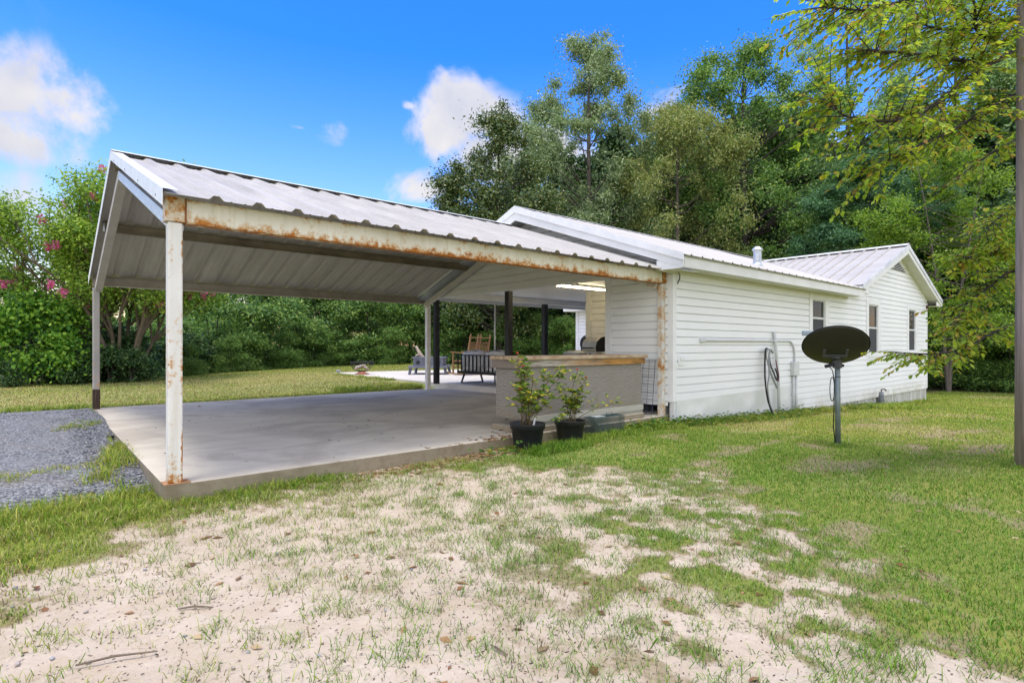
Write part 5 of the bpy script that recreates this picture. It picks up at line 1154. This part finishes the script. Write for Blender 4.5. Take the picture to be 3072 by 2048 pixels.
BS = [(b3, 520, 26, 'dark thicket in the second row left of the front post', .9), (b2, 1060, 34, 'layered thicket in the third row behind the fire bowl', 1.0), (b3, 830, 33, 'dark thicket in the third row', 1.1), (b3, 1440, 34, 'dark bush low behind the sofa', .75), (b3, 1560, 33, 'dark bush low between the middle black posts', .75), (b2, 1660, 33, 'layered bush low right of the last black post', .65), (b2, 900, 30, 'green thicket in the second row, left of the fire bowl', 1.15), (b3, 1110, 31.5, 'dark green thicket right behind the wire fire bowl', 1.0), (b1, 1210, 32, 'light green thicket left of the fire pit', 1.0), (b2, 1290, 33.5, 'tall green thicket behind the fire pit and white post', 1.1), (b1, 720, 30, 'green thicket in the second row near the front post', 1.35), (b3, 560, 30, 'dark thicket behind the parked car', 1.2), (b1, 1170, 30, 'low yellow green bush before the thicket left of the fire pit', .5), (b3, 1390, 32, 'dark bush under the trees behind the rocking chairs', .8), (b2, 1500, 31, 'green bush under the trees behind the sofa', .62), (b1, 1620, 31, 'green bush seen over the counter right of the last black post', .7), (b3, 1700, 30, 'dark bush beside the far wing wall', .6), (b1, 860, 25, 'low bright bush at the lawn edge, left of the middle', .42), (b2, 1010, 28, 'low feathery bush at the lawn edge left of the fire bowl', .45), (b1, 575, 20.5, 'low bush with bright leaves right beside the front post', .30), (b1, 690, 22.3, 'low bush at the lawn edge near the front post', .38), (b3, 740, 23.5, 'low dark bush at the lawn edge', .4), (b3, 940, 27, 'low dark bush at the lawn edge further along', .42), (b1, 1080, 29.5, 'low bush behind the fire bowl', .4),
      (b3, 2830, 25, 'low dark undergrowth bush beyond the right house corner', .7), (b1, 2930, 25, 'dark undergrowth bush between house corner and pole', .6), (b3, 3030, 24, 'dark undergrowth bush left of the pole', .7), (b2, 3130, 23, 'dark undergrowth bush at the right edge', .6), (b2, 2770, 27, 'undergrowth bush hidden by the right house corner', .7)]
for o, px, d, lb, s in BS: place(o, px, 1037, d, lb, R4.uniform(0, 6.28), s)
# ---- left: ivy mound, shrubs, crepe myrtle
bush('ivy_mound', 95, 16.2, 905, 380, 'bright ivy covered mound at the left edge of the lawn', LM_IVY, 15000, .115, .75, 61, .5, .8, .4, .15, group=None, ncl=60)
s1 = bush('shrub', 215, 17.0, 1020, 170, 'dark shrub left of the far carport post', LM_DARK, 5000, .12, .5, 67, .3, .6, .6, group='shrubs under the crepe myrtle', ncl=24)
for px, d, s, lb in ((330, 16.9, .8, 'low dark shrub before the crepe myrtle stems'), (395, 17.0, .75, 'low dark shrub before the crepe myrtle, right side'), (225, 16.3, .75, 'low dark shrub in front of the far carport post'), (300, 17.6, 1.0, 'dark shrub right of the far carport post'), (385, 18.2, 1.05, 'dark shrub under the crepe myrtle stems'), (150, 16.6, .8, 'low shrub in front of the ivy mound'), (345, 19.5, 1.3, 'dark shrub behind the crepe myrtle stems'), (250, 19.5, 1.5, 'tall dark shrub behind the far carport post'), (540, 21.5, 1.3, 'dark shrub hidden behind the front post'), (30, 15.2, .55, 'low bright shrub at the left edge')):
    place(s1, px, 1037, d, lb, R4.uniform(0, 6.28), s)
ml = gloc(368, 17.6); mt = empty('crepe_myrtle', ml, 0, 'crepe myrtle with many bare stems and pink blossom clusters left of the carport', 'tree')
R5 = random.Random(77); tb = MB(); tips = []
def grow(p, d, ln, r, lev):
    pts = [p]; dd = d.copy()
    for k in range(5):
        dd = (dd+Vector((R5.uniform(-.16, .16), R5.uniform(-.16, .16), R5.uniform(-.02, .10)))).normalized(); pts.append(pts[-1]+dd*ln/5)
    tb.tube(pts, [r*(1-.45*k/5) for k in range(6)], 6 if lev else 8, False)
    if lev >= 3: tips.append(pts[-1]); tips.append(pts[3]); return
    for k in range(3 if lev else 4):
        b = R5.choice(pts[2:]) if lev else pts[R5.randrange(3, 6)]
        nd = (dd+Vector((R5.uniform(-1, 1), R5.uniform(-1, 1), R5.uniform(-.35, .5)))*(.75 if lev else .6)).normalized()
        grow(b, nd, ln*R5.uniform(.55, .8), r*.55, lev+1)
    tips.append(pts[-1])
RT = Vector((CS, -CC, 0)); FW = Vector((CC, CS, 0))
for k in range(11):
    a = 2*PI*k/11+R5.uniform(-.2, .2); out = RT*math.cos(a)*(1.0 if math.cos(a) < 0 else .75)+FW*math.sin(a)*.7
    grow(Vector((out.x*.22, out.y*.22, -.1)), (out*R5.uniform(.30, .85)+Vector((0, 0, 1))).normalized(), R5.uniform(2.5, 3.1), R5.uniform(.055, .09), 0)
tb.build('stems', M_MYRT, mt, smooth=True, local=True)
T = np.array([tuple(t_) for t_ in tips])
zlim = hgt(515, 17.6, ml)
T[:, 2] = np.minimum(T[:, 2], zlim-.25+rng.uniform(-.5, .1, len(T)))
keepT = T[:, 2] > 1.55; T = T[keepT]
idx = np.repeat(np.arange(len(T)), 105); d = rnd_unit(len(idx)); P = T[idx]+d*np.array([.62, .62, .34])*(rng.uniform(0, 1, len(idx))**.5)[:, None]
ln = .095*rng.uniform(.7, 1.3, len(idx)); V, F = leafcards(P, d, ln, ln*.55, .1, .9); npmesh('leaves', V, F, LM_MYR, mt, local=True)
pick = rng.choice(len(T), 170, replace=False); low = T[:, 2] < 4.2
FP_ = []
for i in pick:
    if not low[i] and rng.uniform() > .35: continue
    c = T[i]+rnd_unit(1)[0]*np.array([.3, .3, .15])-np.array([FW.x, FW.y, 0])*.3
    FP_.append(c+rnd_unit(60)*np.array([.10, .10, .13])*(rng.uniform(0, 1, 60)**.4)[:, None])
P = np.concatenate(FP_); ln = .06*rng.uniform(.7, 1.3, len(P)); V, F = leafcards(P, rnd_unit(len(P)), ln, ln*.9); npmesh('blossoms', V, F, LM_PINK, mt, local=True)
# ---- branches reaching in from a tree outside the right edge
nt_l = at(3640, 1037, 7.4); nt_l.z = gz(nt_l.x, nt_l.y)-.05
nr = empty('beech_tree', nt_l, 0, 'near tree just outside the right edge, its yellow green branches hanging into the yard', 'tree')
tk = MB(); tk.tube([nt_l+Vector((0, 0, z)) for z in (-.2, 1, 3, 5, 7.5)], [.20, .17, .14, .11, .05], 12); tk.build('trunk', M_BARK, nr, smooth=True)
def wp(px, py, d): return at(px, py, d)
def smooth(P, n=6):
    out = []
    for i in range(len(P)-1):
        p0, p1, p2, p3 = P[max(i-1, 0)], P[i], P[i+1], P[min(i+2, len(P)-1)]
        for k in range(n):
            q = k/n; out.append(.5*((2*p1)+(p2-p0)*q+(2*p0-5*p1+4*p2-p3)*q*q+(3*p1-p0-3*p2+p3)*q**3))
    return out+[P[-1]]
MAIN = [([(3640, 260, 7.4), (3200, 120, 6.4), (2974, 189, 6.0), (2899, 184, 5.8), (2830, 172, 5.6), (2704, 158, 5.3), (2600, 150, 5.1)], .034, 34, 1.),
        ([(2974, 189, 6.0), (2905, 235, 5.7), (2802, 315, 5.4), (2698, 361, 5.2), (2543, 350, 5.0), (2490, 300, 5.0)], .026, 34, 1.),
        ([(3640, 420, 7.4), (3200, 240, 6.3), (3072, 275, 6.0), (2974, 321, 5.8), (2859, 390, 5.6), (2721, 453, 5.4), (2640, 500, 5.3)], .026, 32, 1.),
        ([(3640, 120, 7.4), (3150, 40, 6.2), (2951, 109, 5.9), (2920, 0, 5.6), (2860, -90, 5.3)], .026, 22, 1.),
        ([(3640, 200, 7.4), (3250, -60, 6.2), (2980, -60, 5.8), (2760, -10, 5.3), (2600, 30, 5.1), (2480, 20, 5.0)], .024, 34, 1.),
        ([(3200, 120, 6.4), (3030, 60, 6.1), (2880, 90, 5.8), (2740, 70, 5.5)], .018, 22, 1.),
        ([(3640, 330, 7.4), (3300, 330, 6.8), (3072, 410, 6.4), (2960, 470, 6.2), (2840, 560, 6.0)], .020, 20, .8),
        ([(3640, 850, 7.4), (3250, 770, 6.9), (3072, 757, 6.5), (3000, 748, 6.35), (2950, 765, 6.25), (2905, 772, 6.15)], .024, 34, .9),
        ([(3640, 930, 7.4), (3250, 900, 6.9), (3046, 972, 6.5), (2957, 1010, 6.3), (2887, 1048, 6.1), (2791, 1061, 6.0), (2676, 1055, 5.9)], .022, 26, .9),
        ([(3640, 850, 7.4), (3200, 820, 6.8), (3046, 812, 6.5), (2970, 860, 6.35), (2905, 910, 6.25), (2850, 980, 6.15)], .020, 32, .9),
        ([(3640, 760, 7.4), (3200, 660, 6.8), (3070, 620, 6.55), (3010, 645, 6.45), (2955, 690, 6.35)], .018, 20, .8)]
bk_ = MB(); LP, LA, LN, LL = [], [], [], []; R6 = random.Random(66)
for pts, r0, ntw, leafy in MAIN:
    C = smooth([wp(*p) for p in pts]); bk_.tube(C, [r0*(1-.75*i/(len(C)-1)) for i in range(len(C))], 7, False)
    m0 = int(len(C)*(.30 if pts[-1][1] < 560 else .34)) if pts[0][0] > 3100 else 3
    for k in range(int(ntw*(2.7 if pts[-1][1] < 560 else 2.1))):
        i = R6.randrange(m0, len(C)-1); p = C[i].lerp(C[i+1], R6.random()); dr = (C[i+1]-C[i]).normalized()
        sd = dr.cross(Vector((0, 0, 1))).normalized()*R6.choice((-1, 1)); v = (dr*R6.uniform(.3, 1.)+sd*R6.uniform(.2, .9)+Vector((0, 0, R6.uniform(-.5, .5)))).normalized()
        ln = R6.uniform(.30, .72) if pts[-1][1] < 560 else R6.uniform(.18, .46); tw = [p]
        for q in range(6): v = (v+Vector((R6.uniform(-.1, .1), R6.uniform(-.1, .1), -.05))).normalized(); tw.append(tw[-1]+v*ln/6)
        bk_.tube(tw, [.006*(1-.8*q/6) for q in range(7)], 5, False)
        for q in range(int(20*leafy)):
            f = R6.uniform(.1, 1)*6; j = min(int(f), 5); pp_ = tw[j].lerp(tw[j+1], f-j); s = R6.choice((-1, 1)); u_ = v.cross(Vector((0, 0, 1))).normalized()*s
            LP.append(pp_); LA.append(v*R6.uniform(.3, .9)+u_*.8+Vector((0, 0, R6.uniform(-.7, .15)))); LN.append((R6.uniform(-.5, .5), R6.uniform(-.5, .5), 1)); LL.append(R6.uniform(.045, .082))
bk_.build('branches', M_BARKD, nr, smooth=True)
LL = np.array(LL); V, F = leafquads(LP, LA, LN, LL, LL*.56, .18); npmesh('leaves', V, F, LM_NEAR, nr)
# shade giving crown above the frame
C = clumps_in(2.6, 2.6, 1.3, 0, 34, 71); C = C+np.array([at(3500, 0, 6.6).x, at(3500, 0, 6.6).y, 6.6]); idx = np.repeat(np.arange(len(C)), 30)
d = rnd_unit(len(idx)); P = C[idx]+d*np.array([.7, .7, .35])*(rng.uniform(0, 1, len(idx))**.5)[:, None]; ln = .10*rng.uniform(.7, 1.3, len(idx))
V, F = leafcards(P, d, ln, ln*.55, .3, .8); npmesh('crown', V, F, LM_NEAR, nr)
# ================================================================ GRASS AND LITTER
def blades(x, y, h, w, lean, col, seg2=True):
    n = len(x); z = terrain(x, y)+np.where(np.hypot(x, y) < 9, (fbm(x*2.2, y*2.2, 41)-.5)*.035, 0)-.004
    a = rng.uniform(0, 2*PI, n); dx, dy = np.cos(a), np.sin(a); b = rng.uniform(0, 2*PI, n); lx, ly = np.cos(b)*lean*h, np.sin(b)*lean*h
    B = np.stack([x, y, z], -1); S = np.stack([dx, dy, np.zeros(n)], -1)*w[:, None]/2
    M = B+np.stack([lx*.35, ly*.35, h*.6], -1); Tp = B+np.stack([lx, ly, h*(1-.35*np.minimum(lean, 1.2))], -1)
    V = np.stack([B-S, B+S, M+S*.75, M-S*.75, Tp], 1).reshape(-1, 3); i = 5*np.arange(n)[:, None]
    tri = np.concatenate([i+np.array([[0, 1, 2]]), i+np.array([[0, 2, 3]]), i+np.array([[3, 2, 4]])], 1).reshape(-1, 3)
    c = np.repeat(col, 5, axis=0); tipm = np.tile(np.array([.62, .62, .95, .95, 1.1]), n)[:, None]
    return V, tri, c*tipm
GCOL = np.array([(.22, .34, .035), (.30, .41, .05), (.41, .46, .075), (.15, .27, .028), (.52, .50, .11)]); SCOL = np.array([(.58, .52, .23), (.48, .41, .18), (.64, .58, .31), (.32, .22, .12)])
def colours(n, dry):
    g = GCOL[rng.integers(0, len(GCOL), n)]; s = SCOL[rng.integers(0, len(SCOL), n)]; k = (rng.uniform(0, 1, n) < dry)[:, None]
    return np.where(k, s, g)*rng.uniform(.75, 1.25, n)[:, None]
def clear(x, y):
    """keep grass off slab, patio, house and pots"""
    ok = ~((x > SLAB[0]) & (x < SLAB[1]) & (y > SLAB[2]-.01) & (y < SLAB[3])) & ~((x > 7.6) & (y > 4.97) & (x < 22.3) & (y < 14.6)) & ~((x > 8.1) & (y > 5) & (y < 19.6) & (x < 15))
    for cx, cy, r in ((4.40, 4.83, .16), (5.16, 4.87, .16)): ok &= np.hypot(x-cx, y-cy) > r
    return ok
def visible(x, y, m=1.15):
    d = CC*x+CS*y; u = CS*x-CC*y; return (d > 1.2) & (np.abs(u) < d*.9178*m)
AV, AF, AC = [], [], []; nv = 0
def put(x, y, h, w, lean, dry):
    global nv
    k = visible(x, y) & clear(x, y); x, y, h, w, lean = x[k], y[k], h[k], w[k], lean[k]; dry = dry[k] if not np.isscalar(dry) else dry
    cl = colours(len(x), dry); lush = sstep(.42, .62, fbm(x*.55, y*.55, 61))*.38+sstep(5.5, 3., np.hypot(x-4.2, y-.8))*.8; lush = np.clip(lush, 0, 1)[:, None]
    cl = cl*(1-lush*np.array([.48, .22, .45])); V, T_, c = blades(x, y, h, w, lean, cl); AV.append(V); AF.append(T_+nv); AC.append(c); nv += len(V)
# lawn carpets by distance
def carpet(n, x0, x1, y0, y1, dmin, dmax, hh, ww, dens_cover=True, dryf=.12, keepf=None):
    x = rng.uniform(x0, x1, n); y = rng.uniform(y0, y1, n); d = np.hypot(x, y); k = (d > dmin) & (d < dmax) & visible(x, y)
    x, y = x[k], y[k]; c = cover(x, y); g = polydist(x, y, GRAV) < -.05
    k = (rng.uniform(0, 1, len(x)) < np.clip(c*1.1-.06, 0, 1)) & ~g
    x, y, c = x[k], y[k], c[k]; n = len(x); h = hh*rng.uniform(.5, 1.35, n)*(.65+.5*fbm(x*2, y*2, 81))
    dry = np.clip(dryf+.95*(1-c)*sstep(1.0, .6, c)+.16*(polydist(x, y, SAND) < 0)+.75*straw(x, y), 0, .96)
    put(x, y, h, ww*rng.uniform(.7, 1.3, n), rng.uniform(.2, 1.3, n), dry)
carpet(330000, -2.5, 7, -1, 6, 1.2, 5.2, .040, .0042)
carpet(250000, -3, 9.5, 0, 6, 5.2, 8.5, .042, .0055)
carpet(190000, -4, 15, 0, 8, 8.5, 14, .045, .008)
carpet(150000, 8, 30, -4, 6, 14, 30, .05, .014)
carpet(320000, -9, 16, 11, 30, 11, 32, .05, .013, dryf=.3)
# tufts standing on the sand
n = 5200; tx = rng.uniform(-1.5, 5.2, n); ty = rng.uniform(.2, 5.0, n); k = visible(tx, ty, 1.05) & (polydist(tx, ty, SAND) < .3) & (rng.uniform(0, 1, n) < .20+.7*fbm(tx*1.2, ty*1.2, 91)**1.5*sstep(-.8, 2.6, tx))
tx, ty = tx[k], ty[k]; size = rng.uniform(.3, 1., len(tx))**1.4; cnt = (6+26*size).astype(int); i = np.repeat(np.arange(len(tx)), cnt)
sp_ = .012+.045*size[i]; put(tx[i]+rng.normal(0, 1, len(i))*sp_, ty[i]+rng.normal(0, 1, len(i))*sp_, (.022+.06*size[i])*rng.uniform(.5, 1.2, len(i)), .0036*rng.uniform(.7, 1.3, len(i)), rng.uniform(.4, 1.7, len(i)), np.repeat(rng.choice([.08, .2, .4, .85], len(tx)), cnt))
# taller clumps: along the slab, round the pots, the house foot, the drive corner
def clump_line(pts, n, spread, h0, h1, dry=.08, per=26, w=.0055):
    P = np.array(pts, float); seg = np.linalg.norm(np.diff(P, axis=0), axis=1); tt = rng.uniform(0, seg.sum(), n); cs = np.concatenate([[0], np.cumsum(seg)])
    j = np.clip(np.searchsorted(cs, tt)-1, 0, len(seg)-1); f = ((tt-cs[j])/seg[j])[:, None]; C = P[j]*(1-f)+P[j+1]*f+rng.normal(0, 1, (n, 2))*spread
    i = np.repeat(np.arange(n), per); sz = rng.uniform(.5, 1, n)[i]
    put(C[i, 0]+rng.normal(0, .035, len(i)), C[i, 1]+rng.normal(0, .035, len(i)), rng.uniform(h0, h1, len(i))*sz, w*rng.uniform(.7, 1.4, len(i)), rng.uniform(.15, 1.25, len(i)), dry)
clump_line([(.85, 4.98), (2.2, 5.0)], 70, .05, .06, .14); clump_line([(.7, 4.75), (2.3, 4.84)], 80, .12, .03, .09, .3)
clump_line([(4.2, 4.62), (4.8, 4.6), (5.6, 4.75), (6.6, 4.8), (7.6, 4.85)], 230, .10, .05, .15, .08)
clump_line([(4.3, 4.55), (4.8, 4.55)], 60, .06, .08, .17, .05); clump_line([(6.4, 4.95), (7.5, 4.98)], 90, .05, .06, .15, .1)
clump_line([(7.7, 4.86), (9.5, 4.85), (11.2, 4.82), (12.5, 4.8)], 300, .10, .06, .17, .1, 26, .007); clump_line([(12.5, 4.85), (17, 4.82), (22, 4.85)], 260, .12, .06, .2, .12, 24, .012); clump_line([(15.5, 4.5), (17.6, 4.45)], 120, .2, .08, .22, .05, 26, .012)
clump_line([(-1.2, 5.05), (-.5, 5.2), (.2, 5.3), (.70, 5.55)], 190, .13, .06, .18, .05); clump_line([(-.9, 4.75), (.1, 4.85), (.72, 5.1)], 200, .12, .05, .13, .12); clump_line([(.45, 6.0), (.72, 6.9), (.74, 7.6)], 60, .08, .07, .2, .1)
clump_line([(-.5, 6.45), (.1, 6.6), (.6, 6.75)], 70, .10, .04, .11, .35); clump_line([(.3, 9.3), (.74, 9.9)], 30, .10, .05, .12, .4); clump_line([(-.3, 12.5), (.4, 12.4), (.8, 12.35)], 90, .12, .06, .18, .15, 26, .009)
clump_line([(.9, 12.42), (4, 12.42), (7.6, 12.42)], 240, .07, .05, .13, .25, 24, .009); clump_line([(5.5, 12.75), (7.9, 12.6)], 160, .16, .1, .26, .15, 26, .010); clump_line([(7.2, 12.2), (7.95, 12.15)], 60, .08, .12, .3, .15, 26, .009); clump_line([(7.95, 13), (7.95, 16), (8.1, 19)], 140, .09, .07, .16, .2, 22, .010)
clump_line([(-.95, 3.7), (-.5, 4.1), (.0, 4.3)], 160, .16, .04, .11, .25); clump_line([(-.9, 3.2), (-.35, 3.55)], 90, .14, .04, .10, .3)
clump_line([(7.6, .9), (7.75, 1.0)], 30, .1, .04, .1, .1); clump_line([(7.45, 2.62), (7.65, 2.58)], 16, .05, .04, .1, .2)
V = np.concatenate(AV); F = np.concatenate(AF); C = np.concatenate(AC)
t = NT('grass_blade'); a = t.n('ShaderNodeAttribute'); a.attribute_name = 'tint'; t.l(a.outputs['Color'], t.b.inputs['Base Color']); t.rough(.55, 0, .2)
tr = t.n('ShaderNodeBsdfTranslucent'); t.l(a.outputs['Color'], tr.inputs[0]); m_ = t.n('ShaderNodeMixShader'); m_.inputs[0].default_value = .35; t.l(t.b.outputs[0], m_.inputs[1]); t.l(tr.outputs[0], m_.inputs[2]); t.l(m_.outputs[0], t.o.inputs[0])
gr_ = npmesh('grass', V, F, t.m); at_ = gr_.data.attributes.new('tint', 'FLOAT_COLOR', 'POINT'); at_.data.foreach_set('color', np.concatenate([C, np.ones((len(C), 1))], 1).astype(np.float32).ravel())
tag(gr_, 'patchy green and straw coloured grass of the yard', 'grass', kind='stuff')
print('blades', len(F)//3)
# dry leaves and crumbs
def litter(name, x, y, L, asp, m, label, cat, zo=.006, curl=.6):
    k = visible(x, y, 1.1); x, y, L = x[k], y[k], L[k]; n = len(x)
    on = (x > SLAB[0]) & (x < SLAB[1]) & (y > SLAB[2]) & (y < SLAB[3]); z = np.where(on, .119, terrain(x, y)+np.where(np.hypot(x, y) < 9, (fbm(x*2.2, y*2.2, 41)-.5)*.035, 0)+zo)
    a = rng.uniform(0, 2*PI, n); A = np.stack([np.cos(a), np.sin(a), rng.uniform(-.1, .35, n)*curl], -1); N = np.stack([rng.normal(0, .35*curl, n), rng.normal(0, .35*curl, n), np.ones(n)], -1)
    V, F = leafquads(np.stack([x, y, z], -1), A, N, L, L*asp, .22*curl); tag(npmesh(name, V, F, m), label, cat, kind='stuff')
x = np.concatenate([rng.normal(3.3, .6, 900), rng.uniform(.8, 8, 150), rng.normal(4.25, .18, 120), rng.uniform(-1.5, 9, 420), rng.uniform(8.3, 10.5, 160), rng.normal(4.75, .35, 90)])
y = np.concatenate([rng.normal(4.90, .09, 900), rng.uniform(5.1, 12.2, 150), rng.normal(5.12, .07, 120), rng.uniform(.6, 4.9, 420), rng.normal(4.55, .10, 160), rng.normal(5.35, .15, 90)])
litter('fallen_leaves', x, y, rng.uniform(.03, .08, len(x)), .5, leafmat('dry_leaf', [(.17, .075, .035), (.28, .15, .075), (.38, .25, .14), (.10, .05, .03), (.45, .34, .2)], .1, .8), 'dry brown fallen leaves scattered along the slab and lawn', 'leaves')
wx = np.concatenate([rng.uniform(7.65, 12.6, 2600), rng.uniform(6.3, 7.6, 900), rng.normal(4.1, .25, 120), rng.uniform(14.5, 18, 900), rng.normal(6.9, .2, 300)])
wy = np.concatenate([4.93-np.abs(rng.normal(0, .14, 2600)), rng.normal(4.93, .06, 900), rng.normal(4.78, .12, 120), 4.93-np.abs(rng.normal(0, .22, 900)), rng.normal(4.9, .08, 300)])
kk = clear(wx, wy) & (wy < 4.96); wx, wy = wx[kk], wy[kk]; nw = len(wx); wz = terrain(wx, wy)+np.abs(rng.normal(0, .055, nw))
wl = rng.uniform(.035, .085, nw); wa = rng.uniform(0, 2*PI, nw)
V, F = leafquads(np.stack([wx, wy, wz], -1), np.stack([np.cos(wa), np.sin(wa), rng.uniform(-.2, .7, nw)], -1), np.stack([rng.normal(0, .4, nw), rng.normal(0, .4, nw), np.ones(nw)], -1), wl, wl*.6)
tag(npmesh('weeds', V, F, leafmat('weed_leaf', [(.05, .13, .02), (.09, .19, .03), (.14, .25, .045), (.28, .30, .05)], .35)), 'broad leaved dark green weeds along the foot of the house wall', 'weeds', kind='stuff')
n = 24000; x = rng.uniform(-2, 6, n); y = rng.uniform(.2, 5., n); k = cover(x, y) < .6
litter('ground_debris', x[k], y[k], rng.uniform(.005, .02, k.sum()), .4, leafmat('crumb', [(.07, .045, .028), (.13, .085, .055), (.22, .155, .10), (.04, .034, .03)], 0, .9), 'small dark crumbs of bark and straw on the bare sand', 'debris', .003, .3)
n = 170; x = rng.uniform(-1.5, 1.6, n); y = rng.uniform(.8, 4.6, n); V, F = stones(n, x, y, .006, .016); V[:, 2] -= .018
tag(npmesh('sand_pebbles', V, F, leafmat('pebble', [(.20, .21, .24), (.32, .32, .34), (.40, .33, .28)], 0, .8)), 'few small grey pebbles strewn on the sand', 'pebbles', kind='stuff')
for (px, py, a, ln, lb) in ((345, 1972, .3, .24, 'straight dry twig on the sand at bottom left'), (580, 1820, .1, .13, 'short dark twig on the sand left of the middle'), (1490, 1955, 2.6, .10, 'reddish short twig on the sand at the bottom')):
    d = CAMZ*1674/(py-1037); p = at(px, py, d); p.z = gz(p.x, p.y)+.012; v = RT*math.cos(a)+FW*math.sin(a)*1.4
    tag(MB().tube([p-v*ln/2, p+Vector((0, 0, .008)), p+v*ln/2+RT*.02], [.004, .005, .003], 6).build('twig', M_MYRT), lb, 'twig', 'twigs on the sand')
